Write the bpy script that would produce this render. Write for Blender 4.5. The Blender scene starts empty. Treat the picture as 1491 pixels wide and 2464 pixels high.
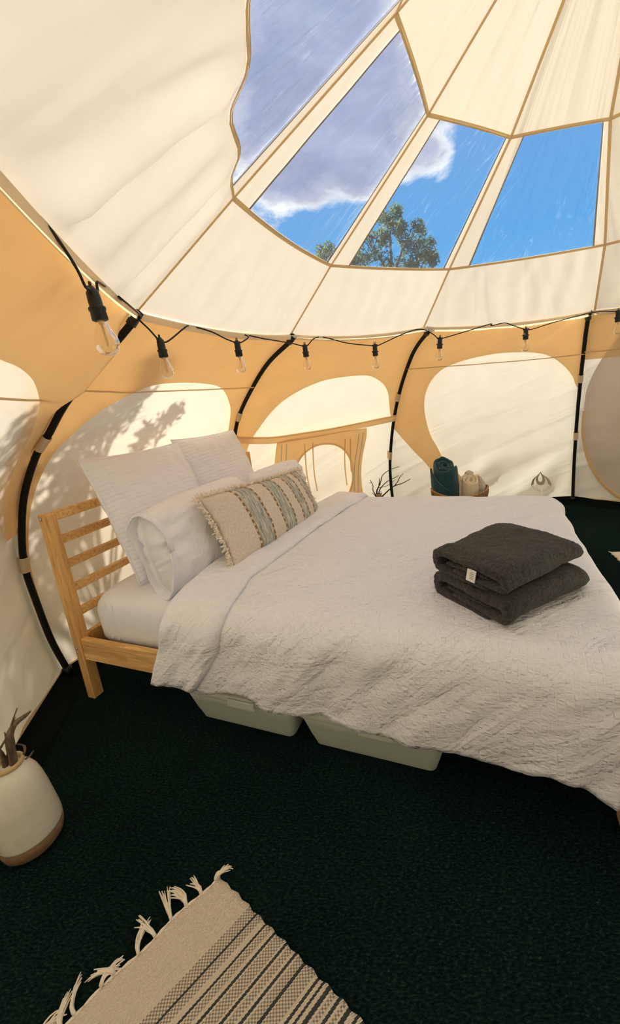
import bpy, bmesh, math, random
from mathutils import Vector, Matrix, noise as mnoise
from mathutils.geometry import delaunay_2d_cdt
random.seed(7)
PI = math.pi
SC = bpy.context.scene
COL = SC.collection
V = Vector

# ------------------------------------------------------------------ camera
cam_d = bpy.data.cameras.new('camera'); cam = bpy.data.objects.new('camera', cam_d); COL.objects.link(cam)
SC.camera = cam
W_, H_ = 1491, 2464
FPX, PPX, PPY = 945.09, 798.24, 1165.35                   # focal length and principal point, in pixels
PITCH, ROLL = .2238, .1038
cam_d.sensor_fit = 'VERTICAL'; cam_d.sensor_height = 24.
cam_d.lens = 24.*FPX/H_
cam_d.shift_x = -(PPX-W_/2)/H_; cam_d.shift_y = (PPY-H_/2)/H_
cam_d.clip_start = .02; cam_d.clip_end = 500
_f = V((0, math.cos(PITCH), -math.sin(PITCH))); _r0 = V((1, 0, 0)); _d0 = V((0, -math.sin(PITCH), -math.cos(PITCH)))
_r = math.cos(ROLL)*_r0+math.sin(ROLL)*_d0; _d = -math.sin(ROLL)*_r0+math.cos(ROLL)*_d0
M3 = Matrix((_r, -_d, -_f)).transposed()
cam.matrix_world = Matrix.Translation((0, 0, 1.2473)) @ M3.to_4x4()

# ------------------------------------------------------------------ sun, sky, exposure
SUN_AZ, SUN_EL = math.radians(136), math.radians(44)
SUNV = V((math.cos(SUN_EL)*math.cos(SUN_AZ), math.cos(SUN_EL)*math.sin(SUN_AZ), math.sin(SUN_EL)))
sd = bpy.data.lights.new('sun', 'SUN'); so = bpy.data.objects.new('sun', sd); COL.objects.link(so)
sd.energy = 25.0; sd.angle = math.radians(.75); sd.color = (1, .955, .88)
so.rotation_euler = SUNV.to_track_quat('Z', 'Y').to_euler()
so.location = (-8, 8, 9)
SC.view_settings.view_transform = 'Standard'; SC.view_settings.look = 'None'
SC.view_settings.exposure = 0.23; SC.view_settings.gamma = 1.0; SC.view_settings.use_curve_mapping = False
SC.cycles.max_bounces = 14; SC.cycles.diffuse_bounces = 10; SC.cycles.transmission_bounces = 12
SC.cycles.transparent_max_bounces = 16; SC.cycles.glossy_bounces = 3
SC.cycles.caustics_reflective = False; SC.cycles.caustics_refractive = False
SC.cycles.sample_clamp_indirect = 6; SC.cycles.adaptive_threshold = .02

class NT:
    """tiny node-tree helper"""
    def __init__(s, tree):
        s.t = tree; s.n = tree.nodes; s.l = tree.links
    def node(s, typ, **kw):
        n = s.n.new(typ)
        for k, v in kw.items():
            if k.startswith('i_'):
                key = k[2:]; key = int(key) if key.isdigit() else key
                s.put(n.inputs[key], v)
            else: setattr(n, k, v)
        return n
    def put(s, sock, v):
        if hasattr(v, 'outputs'): v = v.outputs[0]
        if isinstance(v, bpy.types.NodeSocket): s.l.new(v, sock)
        else:
            if isinstance(v, tuple) and len(v) == 3 and sock.type == 'RGBA': v = (*v, 1)
            sock.default_value = v
    def math(s, op, a, b=0., c=None, clamp=False):
        n = s.n.new('ShaderNodeMath'); n.operation = op; n.use_clamp = clamp
        s.put(n.inputs[0], a); s.put(n.inputs[1], b)
        if c is not None: s.put(n.inputs[2], c)
        return n.outputs[0]
    def vmath(s, op, a, b=(0, 0, 0)):
        n = s.n.new('ShaderNodeVectorMath'); n.operation = op
        s.put(n.inputs[0], a); s.put(n.inputs[1], b)
        return n.outputs['Value'] if op in ('DOT_PRODUCT', 'LENGTH', 'DISTANCE') else n.outputs[0]
    def ramp(s, fac, stops, interp='LINEAR'):
        n = s.n.new('ShaderNodeValToRGB'); n.color_ramp.interpolation = interp
        e = n.color_ramp.elements
        while len(e) < len(stops): e.new(.5)
        for x, (p, c) in zip(e, stops):
            x.position = p
            x.color = (*c, 1) if isinstance(c, tuple) else (c, c, c, 1)
        s.put(n.inputs[0], fac); return n.outputs[0]
    def mix(s, fac, a, b, blend='MIX'):
        n = s.n.new('ShaderNodeMix'); n.data_type = 'RGBA'; n.blend_type = blend
        s.put(n.inputs[0], fac); s.put(n.inputs[6], a); s.put(n.inputs[7], b)
        return n.outputs[2]
    def noise(s, vec, scale, detail=2., rough=.5, dist=0., col=False):
        n = s.n.new('ShaderNodeTexNoise'); s.put(n.inputs['Vector'], vec)
        n.inputs['Scale'].default_value = scale; n.inputs['Detail'].default_value = detail
        n.inputs['Roughness'].default_value = rough; n.inputs['Distortion'].default_value = dist
        return n.outputs['Color' if col else 'Fac']
    def mapping(s, vec, loc=(0, 0, 0), rot=(0, 0, 0), scale=(1, 1, 1)):
        n = s.n.new('ShaderNodeMapping'); s.put(n.inputs[0], vec)
        n.inputs[1].default_value = loc; n.inputs[2].default_value = rot; n.inputs[3].default_value = scale
        return n.outputs[0]
    def aniso(s, vec, rot, scale):
        return s.mapping(s.mapping(vec, rot=(0, 0, rot)), scale=scale)
    def bump(s, h, strength, dist, normal=None):
        n = s.n.new('ShaderNodeBump'); n.inputs['Strength'].default_value = strength
        n.inputs['Distance'].default_value = dist; s.put(n.inputs['Height'], h)
        if normal is not None: s.put(n.inputs['Normal'], normal)
        return n.outputs[0]
    def shmix(s, fac, a, b):
        n = s.n.new('ShaderNodeMixShader'); s.put(n.inputs[0], fac); s.put(n.inputs[1], a); s.put(n.inputs[2], b)
        return n.outputs[0]

# sky with broken cumulus
wd = bpy.data.worlds.new('sky'); SC.world = wd; wd.use_nodes = True
t = NT(wd.node_tree); t.n.clear()
dirv = t.vmath('NORMALIZE', t.node('ShaderNodeTexCoord').outputs['Generated'])
sep = t.node('ShaderNodeSeparateXYZ', i_0=dirv)
elev = sep.outputs[2]
blue = t.ramp(elev, [(0., (.30, .56, .82)), (.12, (.16, .48, .84)), (.28, (.066, .36, .77)), (.45, (.10, .33, .72)), (.75, (.10, .24, .55)), (1., (.08, .2, .5))])
hp = t.node('ShaderNodeCombineXYZ', i_0=t.math('DIVIDE', sep.outputs[0], t.math('ADD', t.math('ABSOLUTE', elev), .25)),
            i_1=t.math('DIVIDE', sep.outputs[1], t.math('ADD', t.math('ABSOLUTE', elev), .25)), i_2=elev)
n1 = t.noise(hp, 2.6, 9., .62, .5)
n2 = t.noise(hp, 9., 7., .65, .8)
dens = t.math('ADD', t.math('MULTIPLY_ADD', n1, 1.9, -1.13), t.math('MULTIPLY_ADD', n2, .55, -.275))
for dv, rad, amp in [((.02, .845, .53), 16, .50), ((.12, .83, .54), 13, .40), ((.06, .885, .462), 7.5, .36), ((.135, .895, .425), 4.5, .36), ((-.02, .895, .445), 6, .34),
                     ((-.05, .80, .60), 14, .45), ((.31, .855, .415), 5.5, .42), ((.25, .88, .395), 4.2, .45), ((.54, .81, .235), 5.5, .75), ((.20, .84, .50), 6, .25),
                     ((.44, .826, .345), 12, -.7), ((.31, .89, .325), 7.5, -.55), ((.04, .93, .365), 6, -.45), ((.2, .93, .3), 8, -.5), ((.46, .85, .26), 8, -.5)]:
    dn = V(dv).normalized()
    dt = t.vmath('DOT_PRODUCT', dirv, tuple(dn))
    mr = t.node('ShaderNodeMapRange', interpolation_type='SMOOTHSTEP', i_0=dt, i_1=math.cos(math.radians(rad)), i_2=math.cos(math.radians(rad*.25)), i_3=0., i_4=amp)
    dens = t.math('ADD', dens, mr)
cmask = t.ramp(dens, [(0., 0.), (.10, .25), (.26, .85), (.42, 1.)])
ccol = t.ramp(dens, [(.0, (.85, .9, .97)), (.30, (.86, .88, .92)), (.52, (.50, .53, .68)), (.9, (.34, .39, .60))])
n3 = t.noise(hp, 5., 6., .6, .4)
ccol = t.mix(1., ccol, t.ramp(n3, [(.32, (.80, .82, .86)), (.5, (1., 1., 1.)), (.68, (1.3, 1.28, 1.16))]), 'MULTIPLY')
skyc = t.mix(cmask, blue, ccol)
grd = t.ramp(elev, [(.0, 0.), (.02, 1.)])
skyc = t.mix(grd, (.12, .13, .07), skyc)
bg = t.node('ShaderNodeBackground', i_0=skyc, i_1=.86)
t.l.new(bg.outputs[0], t.node('ShaderNodeOutputWorld').inputs[0])

# ---- tent shape (pure maths) ----
TC = (1.124, 1.407)
PANG = [172.5, 136.3, 102.5, 62.0, 26.4, -9.3, -44.9, -80.6, -114.0, -148.0]
_gen = [(1.80,1.638),(2.04,1.53),(2.25,1.36),(2.42,1.15),(2.53,.92),(2.60,.65),(2.61,.40),(2.59,.18),(2.55,0)]
PROF = [
 [(1.842,1.638),(1.951,1.557),(2.10,1.45),(2.241,1.336),(2.354,1.216),(2.424,1.15),(2.541,.973),(2.61,.8),(2.652,.616),(2.646,.421),(2.625,.2),(2.575,0)],
 [(1.776,1.638),(2.052,1.525),(2.284,1.365),(2.479,1.193),(2.592,1.032),(2.66,.8),(2.69,.6),(2.68,.4),(2.65,.2),(2.6,0)],
 [(1.56,1.638),(1.74,1.57),(1.88,1.485),(2.121,1.255),(2.304,1.0),(2.419,.76),(2.498,.503),(2.504,.288),(2.475,.1),(2.46,0)],
 [(1.794,1.638),(1.93,1.53),(2.08,1.35),(2.24,1.12),(2.39,.85),(2.49,.55),(2.54,.28),(2.531,0)],
] + [_gen]*6
EAVE = [(-.699,1.672,1.638),(-.166,2.628,1.638),(.751,2.912,1.638),(1.999,2.974,1.638)]
LOWR = [(-.241,1.57,1.951),(.12,2.419,1.951),(.889,2.74,1.951),(1.768,2.564,1.951)]
UPR = [(.341,1.484,2.359),(.566,1.963,2.359),(1.026,2.188,2.359),(1.461,2.123,2.359)]
APEX = (1.124, 1.407, 2.949)
for _k in range(4,10):
    _a = math.radians(PANG[_k]); _c, _s = math.cos(_a), math.sin(_a)
    EAVE.append((TC[0]+1.80*_c, TC[1]+1.80*_s, 1.638))
    LOWR.append((TC[0]+1.376*_c, TC[1]+1.376*_s, 1.951))
    UPR.append((TC[0]+.787*_c, TC[1]+.787*_s, 2.359))
def _resample(pr):
    d = [0.]
    for a, b in zip(pr, pr[1:]): d.append(d[-1]+math.hypot(b[0]-a[0], b[1]-a[1]))
    return [(x/d[-1]) for x in d], pr
RES = [_resample(p) for p in PROF]
def pole(k, v):
    """point of pole k at v (0 eave, 1 ground); smooth (Catmull-Rom in v)"""
    ts, pr = RES[k % 10]; n = len(ts); v = min(max(v, 0.), 1.)
    i = 0
    while i < n-2 and v > ts[i+1]: i += 1
    h = ts[i+1]-ts[i]; t = (v-ts[i])/h
    out = []
    for c in (0, 1):
        def m(j):
            if j == 0: return (pr[1][c]-pr[0][c])/(ts[1]-ts[0])
            if j == n-1: return (pr[-1][c]-pr[-2][c])/(ts[-1]-ts[-2])
            return (pr[j+1][c]-pr[j-1][c])/(ts[j+1]-ts[j-1])
        p0, p1, m0, m1 = pr[i][c], pr[i+1][c], m(i)*h, m(i+1)*h
        out.append((2*t**3-3*t*t+1)*p0+(t**3-2*t*t+t)*m0+(-2*t**3+3*t*t)*p1+(t**3-t*t)*m1)
    a = math.radians(PANG[k % 10])
    return (TC[0]+out[0]*math.cos(a), TC[1]+out[0]*math.sin(a), out[1])
def wall(k, u, v, off=0.):
    """point of wall panel k (between poles k and k+1), off metres inward"""
    a, b = pole(k, v), pole(k+1, v)
    sag = .03*4*u*(1-u)*max(0., 1-v*4)            # top edge droops a little between poles
    p = [a[i]+(b[i]-a[i])*u for i in range(3)]; p[2] -= sag
    if off:
        h = 1e-3
        a2, b2 = pole(k, min(1, v+h)), pole(k+1, min(1, v+h))
        if v+h > 1: a2, b2 = a, b; a, b = pole(k, v-h), pole(k+1, v-h)
        tv = [(a2[i]-a[i])+((b2[i]-b[i])-(a2[i]-a[i]))*u for i in range(3)]
        tu = [b[i]-a[i] for i in range(3)]
        n = (tu[1]*tv[2]-tu[2]*tv[1], tu[2]*tv[0]-tu[0]*tv[2], tu[0]*tv[1]-tu[1]*tv[0])
        l = math.sqrt(sum(x*x for x in n)); n = [x/l for x in n]
        if n[0]*(TC[0]-p[0])+n[1]*(TC[1]-p[1]) < 0: n = [-x for x in n]
        p = [p[i]+n[i]*off for i in range(3)]
    return tuple(p)
# ------------------------------------------------------------------ helpers
def link(o, parent=None):
    COL.objects.link(o)
    if parent is not None: o.parent = parent
    return o
def mesh(name, verts, faces, mat, parent=None, uv=None, smooth=True, mats=None, fm=None):
    me = bpy.data.meshes.new(name)
    me.from_pydata([tuple(v) for v in verts], [], faces)
    if smooth: me.polygons.foreach_set('use_smooth', [True]*len(me.polygons))
    if uv is not None:
        l = me.uv_layers.new(name='UVMap')
        idx = [0]*len(me.loops); me.loops.foreach_get('vertex_index', idx)
        flat = []
        for i in idx: flat += [uv[i][0], uv[i][1]]
        l.data.foreach_set('uv', flat)
    for m in (mats or [mat]): me.materials.append(m)
    if fm: me.polygons.foreach_set('material_index', fm)
    me.update()
    return link(bpy.data.objects.new(name, me), parent)
def thing(name, label, cat, loc=(0, 0, 0), rz=0., group=None, matrix=None):
    o = bpy.data.objects.new(name, None); o.empty_display_size = .05; COL.objects.link(o)
    o.location = loc; o.rotation_euler = (0, 0, rz)
    if matrix is not None: o.matrix_world = matrix
    return tag(o, label, cat, group)
def tag(o, label, cat, group=None):
    o['label'] = label; o['category'] = cat
    if group: o['group'] = group
    return o
def struct(o, label=None):
    o['kind'] = 'structure'
    if label: o['label'] = label
    return o
class MB:
    """collects geometry for one mesh"""
    def __init__(s): s.v, s.f, s.uv = [], [], []
    def add(s, v, f, uv=None):
        b = len(s.v); s.v += [tuple(x) for x in v]; s.f += [tuple(i+b for i in q) for q in f]
        s.uv += list(uv) if uv is not None else [(x[0], x[1]) for x in v]
        return s
    def build(s, name, mat, parent=None, smooth=True): return mesh(name, s.v, s.f, mat, parent, s.uv, smooth)
def grid(nu, nv, fn, uvfn=None, closed=False):
    v, uv, f = [], [], []
    for j in range(nv+1):
        for i in range(nu+1):
            v.append(fn(i/nu, j/nv)); uv.append(uvfn(i/nu, j/nv) if uvfn else (i/nu, j/nv))
    for j in range(nv):
        for i in range(nu):
            a = j*(nu+1)+i; f.append((a, a+1, a+nu+2, a+nu+1))
    return v, f, uv
def box(x0, x1, y0, y1, z0, z1, b=.003):
    """box with chamfered edges"""
    v, f = [], []
    X, Y, Z = (x0, x1), (y0, y1), (z0, z1)
    idx = {}
    for i in (0, 1):
        for j in (0, 1):
            for k in (0, 1):
                sx, sy, sz = (1 if i == 0 else -1), (1 if j == 0 else -1), (1 if k == 0 else -1)
                idx[i, j, k, 0] = len(v); v.append((X[i], Y[j]+sy*b, Z[k]+sz*b))
                idx[i, j, k, 1] = len(v); v.append((X[i]+sx*b, Y[j], Z[k]+sz*b))
                idx[i, j, k, 2] = len(v); v.append((X[i]+sx*b, Y[j]+sy*b, Z[k]))
    def q(*a): f.append(tuple(idx[x] for x in a))
    for i in (0, 1):
        r = [(i, 0, 0, 0), (i, 0, 1, 0), (i, 1, 1, 0), (i, 1, 0, 0)]; q(*(r if i == 0 else r[::-1]))
        r = [(0, i, 0, 1), (1, i, 0, 1), (1, i, 1, 1), (0, i, 1, 1)]; q(*(r if i == 0 else r[::-1]))
        r = [(0, 0, i, 2), (0, 1, i, 2), (1, 1, i, 2), (1, 0, i, 2)]; q(*(r if i == 0 else r[::-1]))
    for i in (0, 1):
        for j in (0, 1):
            q((i, j, 0, 0), (i, j, 1, 0), (i, j, 1, 1), (i, j, 0, 1))
            q((i, 0, j, 0), (i, 1, j, 0), (i, 1, j, 2), (i, 0, j, 2))
            q((0, i, j, 1), (1, i, j, 1), (1, i, j, 2), (0, i, j, 2))
    for i in (0, 1):
        for j in (0, 1):
            for k in (0, 1): q((i, j, k, 0), (i, j, k, 1), (i, j, k, 2))
    return v, f
def fixn(o):
    bm = bmesh.new(); bm.from_mesh(o.data); bmesh.ops.recalc_face_normals(bm, faces=bm.faces); bm.to_mesh(o.data); bm.free(); return o
def boxo(name, a, mat, parent, b=.003):
    v, f = box(*a, b=b)
    uv = [(x[0], x[2]) for x in v]
    return fixn(mesh(name, v, f, mat, parent, uv, smooth=False))
def tube(pts, r, n=8, cap=True):
    pts = [V(p) for p in pts]; m = len(pts)
    rs = r if isinstance(r, (list, tuple)) else [r]*m
    v, f, uv = [], [], []
    nrm = None; ln = 0
    for i, p in enumerate(pts):
        tg = (pts[min(i+1, m-1)]-pts[max(i-1, 0)]).normalized()
        if nrm is None:
            nrm = tg.orthogonal().normalized()
        else:
            nrm = (nrm-tg*nrm.dot(tg))
            nrm = nrm.normalized() if nrm.length > 1e-6 else tg.orthogonal().normalized()
            ln += (p-pts[i-1]).length
        bi = tg.cross(nrm)
        for k in range(n):
            a = 2*PI*k/n
            v.append(p+(nrm*math.cos(a)+bi*math.sin(a))*rs[i]); uv.append((k/n, ln))
    for i in range(m-1):
        for k in range(n):
            a, b = i*n+k, i*n+(k+1) % n
            f.append((a, b, b+n, a+n))
    if cap:
        f.append(tuple(range(n))[::-1]); f.append(tuple(range((m-1)*n, m*n)))
    return v, f, uv
def spline(pts, per=6):
    pts = [V(p) for p in pts]; out = []
    n = len(pts)
    for i in range(n-1):
        p0, p1, p2, p3 = pts[max(i-1, 0)], pts[i], pts[i+1], pts[min(i+2, n-1)]
        for k in range(per):
            t_ = k/per
            out.append(.5*((2*p1)+(p2-p0)*t_+(2*p0-5*p1+4*p2-p3)*t_*t_+(3*p1-p0-3*p2+p3)*t_**3))
    out.append(pts[-1]); return out
def lathe(prof, n=24, sx=1., sy=1.):
    v, f, uv = [], [], []
    m = len(prof)
    for i, (r, z) in enumerate(prof):
        for k in range(n):
            a = 2*PI*k/n
            v.append((r*math.cos(a)*sx, r*math.sin(a)*sy, z)); uv.append((k/n, z))
    for i in range(m-1):
        for k in range(n):
            a, b = i*n+k, i*n+(k+1) % n
            f.append((a, b, b+n, a+n))
    if prof[0][0] > 1e-5: f.append(tuple(range(n))[::-1])
    if prof[-1][0] > 1e-5: f.append(tuple(range((m-1)*n, m*n)))
    return v, f, uv
def rrect(lx, ly, r, n=5):
    """rounded rectangle outline centred on 0"""
    out = []
    for cx, cy, a0 in ((lx/2-r, ly/2-r, 0), (-lx/2+r, ly/2-r, 90), (-lx/2+r, -ly/2+r, 180), (lx/2-r, -ly/2+r, 270)):
        for k in range(n+1):
            a = math.radians(a0+90*k/n); out.append((cx+r*math.cos(a), cy+r*math.sin(a)))
    return out
def loft(levels, n=5, cap0=True, cap1=True):
    """levels: (z, lx, ly, r)"""
    v, f = [], []
    m = 4*(n+1)
    for z, lx, ly, r in levels: v += [(x, y, z) for x, y in rrect(lx, ly, r, n)]
    for i in range(len(levels)-1):
        for k in range(m):
            a, b = i*m+k, i*m+(k+1) % m
            f.append((a, b, b+m, a+m))
    if cap0: f.append(tuple(range(m))[::-1])
    if cap1: f.append(tuple(range((len(levels)-1)*m, len(levels)*m)))
    return v, f, [(x[0]+x[2]*.3, x[1]+x[2]) for x in v]
def fbm(x, y, z=0., o=3):
    return mnoise.fractal(V((x, y, z)), 1., 2., o)
def smooth01(x): x = min(max(x, 0.), 1.); return x*x*(3-2*x)
def interp(tab, x):
    if x <= tab[0][0]: return tab[0][1]
    for (a, b), (c, d) in zip(tab, tab[1:]):
        if x <= c: return b+(d-b)*(x-a)/(c-a)
    return tab[-1][1]

# ------------------------------------------------------------------ materials
def mat(name):
    m = bpy.data.materials.new(name); m.use_nodes = True
    t = NT(m.node_tree); t.n.clear()
    return m, t, t.node('ShaderNodeOutputMaterial').inputs[0]
def canvas(name, refl, trans, tfac, bump_st=.5, fold_rot=.6, fold_sc=1., fine=True):
    """woven cotton canvas: partly reflects, partly passes light through"""
    m, t, out = mat(name)
    uv = t.node('ShaderNodeTexCoord').outputs['UV']
    fold = t.noise(t.aniso(uv, fold_rot, (.8*fold_sc, 5.5*fold_sc, 1)), 1., 2., .45, .5)
    big = t.noise(uv, 1.3, 2.)
    weave = t.noise(uv, 260, 2., .6)
    h = t.math('ADD', t.math('MULTIPLY', fold, 1.), t.math('MULTIPLY', big, .9))
    nrm = t.bump(h, bump_st, .06)
    if fine: nrm = t.bump(weave, .12, .003, nrm)
    mott = t.noise(uv, 5., 4.)
    var = t.ramp(mott, [(.3, .955), (.7, 1.0)])
    df = t.node('ShaderNodeBsdfDiffuse', i_0=t.mix(1., refl, var, 'MULTIPLY'), i_2=nrm)
    tr = t.node('ShaderNodeBsdfTranslucent', i_0=t.mix(1., trans, var, 'MULTIPLY'), i_1=nrm)
    t.put(out, t.shmix(tfac, df.outputs[0], tr.outputs[0]))
    return m
def princ(name, col, rough=.6, bump=None, spec=.3, metal=0., sheen=0., **kw):
    m, t, out = mat(name)
    b = t.node('ShaderNodeBsdfPrincipled')
    c = col(t) if callable(col) else (*col, 1)
    t.put(b.inputs['Base Color'], c)
    b.inputs['Roughness'].default_value = rough; b.inputs['Specular IOR Level'].default_value = spec
    b.inputs['Metallic'].default_value = metal
    if sheen:
        b.inputs['Sheen Weight'].default_value = sheen; b.inputs['Sheen Roughness'].default_value = .5
    for k, v in kw.items(): t.put(b.inputs[k.replace('_', ' ')], v)
    if bump: t.put(b.inputs['Normal'], bump(t))
    t.put(out, b.outputs[0])
    return m
def uvn(t): return t.node('ShaderNodeTexCoord').outputs['UV']
def obn(t): return t.node('ShaderNodeTexCoord').outputs['Object']

M = {}
M['canvas'] = canvas('canvas_cream', (.95, .918, .855), (.93, .845, .68), .085, .55, .42)
M['roof'] = canvas('canvas_roof', (.95, .918, .86), (.93, .835, .68), .056, .55, fold_rot=1.35, fold_sc=.8)
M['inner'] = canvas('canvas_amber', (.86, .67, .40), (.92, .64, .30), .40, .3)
M['seam'] = canvas('seam_tape', (.76, .57, .34), (.6, .42, .2), .25, .1)
M['hem'] = canvas('hem_tape', (.86, .74, .54), (.80, .58, .30), .3, .2)
M['mesh'] = canvas('insect_mesh', (.74, .66, .60), (.70, .62, .55), .30, .1)
M['binding'] = princ('binding', (.33, .27, .22), .7)
M['zip'] = princ('zip_tape', (.78, .72, .64), .6)

def mk_pvc():
    m, t, out = mat('clear_vinyl')
    uv = uvn(t)
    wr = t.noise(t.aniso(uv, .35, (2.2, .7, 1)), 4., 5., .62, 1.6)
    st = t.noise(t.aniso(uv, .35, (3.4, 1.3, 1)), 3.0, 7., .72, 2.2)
    glint = t.ramp(st, [(.56, 0.), (.72, 1.)])  # pale streaks drawn in for sun highlights along the vinyl's creases
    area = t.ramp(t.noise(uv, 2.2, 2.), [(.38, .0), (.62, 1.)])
    haze = t.math('ADD', .010, t.math('MULTIPLY', t.math('MULTIPLY', glint, area), .034))
    nrm = t.bump(wr, .6, .02)
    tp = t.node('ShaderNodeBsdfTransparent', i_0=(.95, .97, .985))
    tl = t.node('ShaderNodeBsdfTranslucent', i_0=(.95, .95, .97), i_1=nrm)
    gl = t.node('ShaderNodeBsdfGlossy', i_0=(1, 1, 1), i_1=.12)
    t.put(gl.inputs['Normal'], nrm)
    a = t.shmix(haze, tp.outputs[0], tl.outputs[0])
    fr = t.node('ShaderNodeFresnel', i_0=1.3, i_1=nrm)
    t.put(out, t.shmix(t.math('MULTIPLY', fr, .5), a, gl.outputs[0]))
    return m
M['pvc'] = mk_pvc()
def mk_glass():
    m, t, out = mat('bulb_glass')
    tp = t.node('ShaderNodeBsdfTransparent', i_0=(.96, .95, .92))
    gl = t.node('ShaderNodeBsdfGlossy', i_0=(1, 1, 1), i_1=.05)
    fr = t.node('ShaderNodeFresnel', i_0=1.5)
    t.put(out, t.shmix(t.math('MULTIPLY_ADD', fr, .45, .02), tp.outputs[0], gl.outputs[0]))
    return m
M['glass'] = mk_glass()
M['filament'] = princ('filament', (.75, .52, .22), .4)
M['black'] = princ('black_plastic', (.006, .009, .008), .45, spec=.4)
M['cable'] = princ('black_cable', (.008, .010, .009), .55)
M['polesleeve'] = princ('pole_black', (.005, .006, .006), .6, spec=.2)
def wood(name, k=1., dark=0.):
    def col(t):
        ob = obn(t)
        br = t.node('ShaderNodeTexBrick', offset=.37, i_0=t.mapping(ob, rot=(PI/2, 0, 0)), i_1=(.90, .58, .235, 1), i_2=(.70, .39, .125, 1), i_3=(.72, .42, .15, 1))
        br.inputs['Scale'].default_value = 1.; br.inputs['Brick Width'].default_value = .19; br.inputs['Row Height'].default_value = .034
        br.inputs['Mortar Size'].default_value = .0004; br.inputs['Bias'].default_value = -.25
        gr = t.noise(t.mapping(ob, scale=(6, 90, 90)), 1., 4., .6, .6)
        return t.mix(1., br.outputs[0], t.ramp(gr, [(.3, (.62*k, .56*k, .48*k)), (.62, (1.*k, 1.*k, 1.*k))]), 'MULTIPLY')
    def bmp(t): return t.bump(t.noise(t.mapping(obn(t), scale=(6, 90, 90)), 1., 4., .6), .1, .002)
    return princ(name, col, .45, bmp, .35)
M['wood'] = wood('pine')
def woodv(name):
    def col(t):
        ob = obn(t)
        gr = t.noise(t.mapping(ob, scale=(80, 80, 5)), 1., 4., .6, .8)
        return t.ramp(gr, [(.3, (.46, .23, .07)), (.5, (.73, .42, .15)), (.7, (.84, .52, .20))])
    return princ(name, col, .45, None, .35)
M['woodv'] = woodv('pine_upright')
M['bolt'] = princ('bolt_steel', (.55, .53, .5), .35, metal=.9)
M['slat'] = princ('slat_dark', (.10, .06, .03), .7)

def fabric_bump(sc=400, st=.15):
    return lambda t: t.bump(t.noise(obn(t), sc, 2., .6), st, .002)
M['sheet'] = princ('white_sheet', (.86, .87, .925), .85, lambda t: t.bump(t.noise(t.mapping(obn(t), scale=(6, 6, 2.)), 2.2, 4., .55, .6), .5, .03), .1)
M['pillow'] = princ('white_cotton', (.86, .87, .93), .85, lambda t: t.bump(t.noise(t.aniso(obn(t), .7, (9, 3, 3)), .9, 4., .5, .8), .7, .035), .1)
def mk_rib():
    def b(t):
        uv = uvn(t); s_ = t.node('ShaderNodeSeparateXYZ', i_0=uv)
        wob = t.noise(t.mapping(uv, scale=(14, 45, 1)), 1., 2.)
        ph = t.math('ADD', t.math('MULTIPLY', s_.outputs[1], 2*PI/.0205), t.math('MULTIPLY', wob, 2.4))
        w = t.math('POWER', t.math('ABSOLUTE', t.math('SINE', t.math('MULTIPLY', ph, .5))), .6)
        h = t.math('ADD', t.math('MULTIPLY', w, .5), t.math('MULTIPLY', t.noise(t.mapping(uv, scale=(22, 50, 1)), 1., 3.), .5))
        return t.bump(h, .55, .007, t.bump(t.noise(t.mapping(uv, rot=(0, 0, .3), scale=(4, 2.2, 1)), 2.2, 3., .5, .5), .4, .04))
    return princ('ribbed_cotton', (.85, .86, .93), .85, b, .1)
M['rib'] = mk_rib()
def mk_seer(nm, per=.030, stf=.6):
    def b(t):
        uv = uvn(t); s_ = t.node('ShaderNodeSeparateXYZ', i_0=uv)
        warp = t.math('MULTIPLY', t.math('SUBTRACT', t.noise(uv, 4., 2.), .5), .02)
        ph = t.math('FRACT', t.math('DIVIDE', t.math('ADD', s_.outputs[0], warp), per))
        line = t.math('ABSOLUTE', t.math('SUBTRACT', ph, .5))          # .5 at the flat stripe
        flat = t.ramp(line, [(.30, 1.), (.44, 0.)])
        cell = t.math('FLOOR', t.math('DIVIDE', t.math('ADD', s_.outputs[0], warp), per))
        pv = t.node('ShaderNodeCombineXYZ', i_0=t.math('MULTIPLY', s_.outputs[0], 22.), i_1=t.math('MULTIPLY', s_.outputs[1], 72.), i_2=t.math('MULTIPLY', cell, 3.7))
        puck = t.noise(pv, 1., 3., .55, .6)
        h = t.math('MULTIPLY', flat, t.math('SUBTRACT', puck, .46))
        cr = t.noise(t.aniso(uv, -.8, (1.6, 8.5, 1)), 1., 4., .5, .9)
        cr2 = t.noise(t.aniso(uv, -.3, (3, 12, 1)), 1., 3., .5, .6)
        n0 = t.bump(t.math('ADD', cr, t.math('MULTIPLY', cr2, .45)), .75, .05)
        return t.bump(h, stf, .011, n0)
    return princ(nm, (.86, .875, .93), .88, b, .08)
M['seer'] = mk_seer('seersucker', .0170, .85)
M['seer2'] = mk_seer('seersucker_back', .0170, .7)

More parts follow.
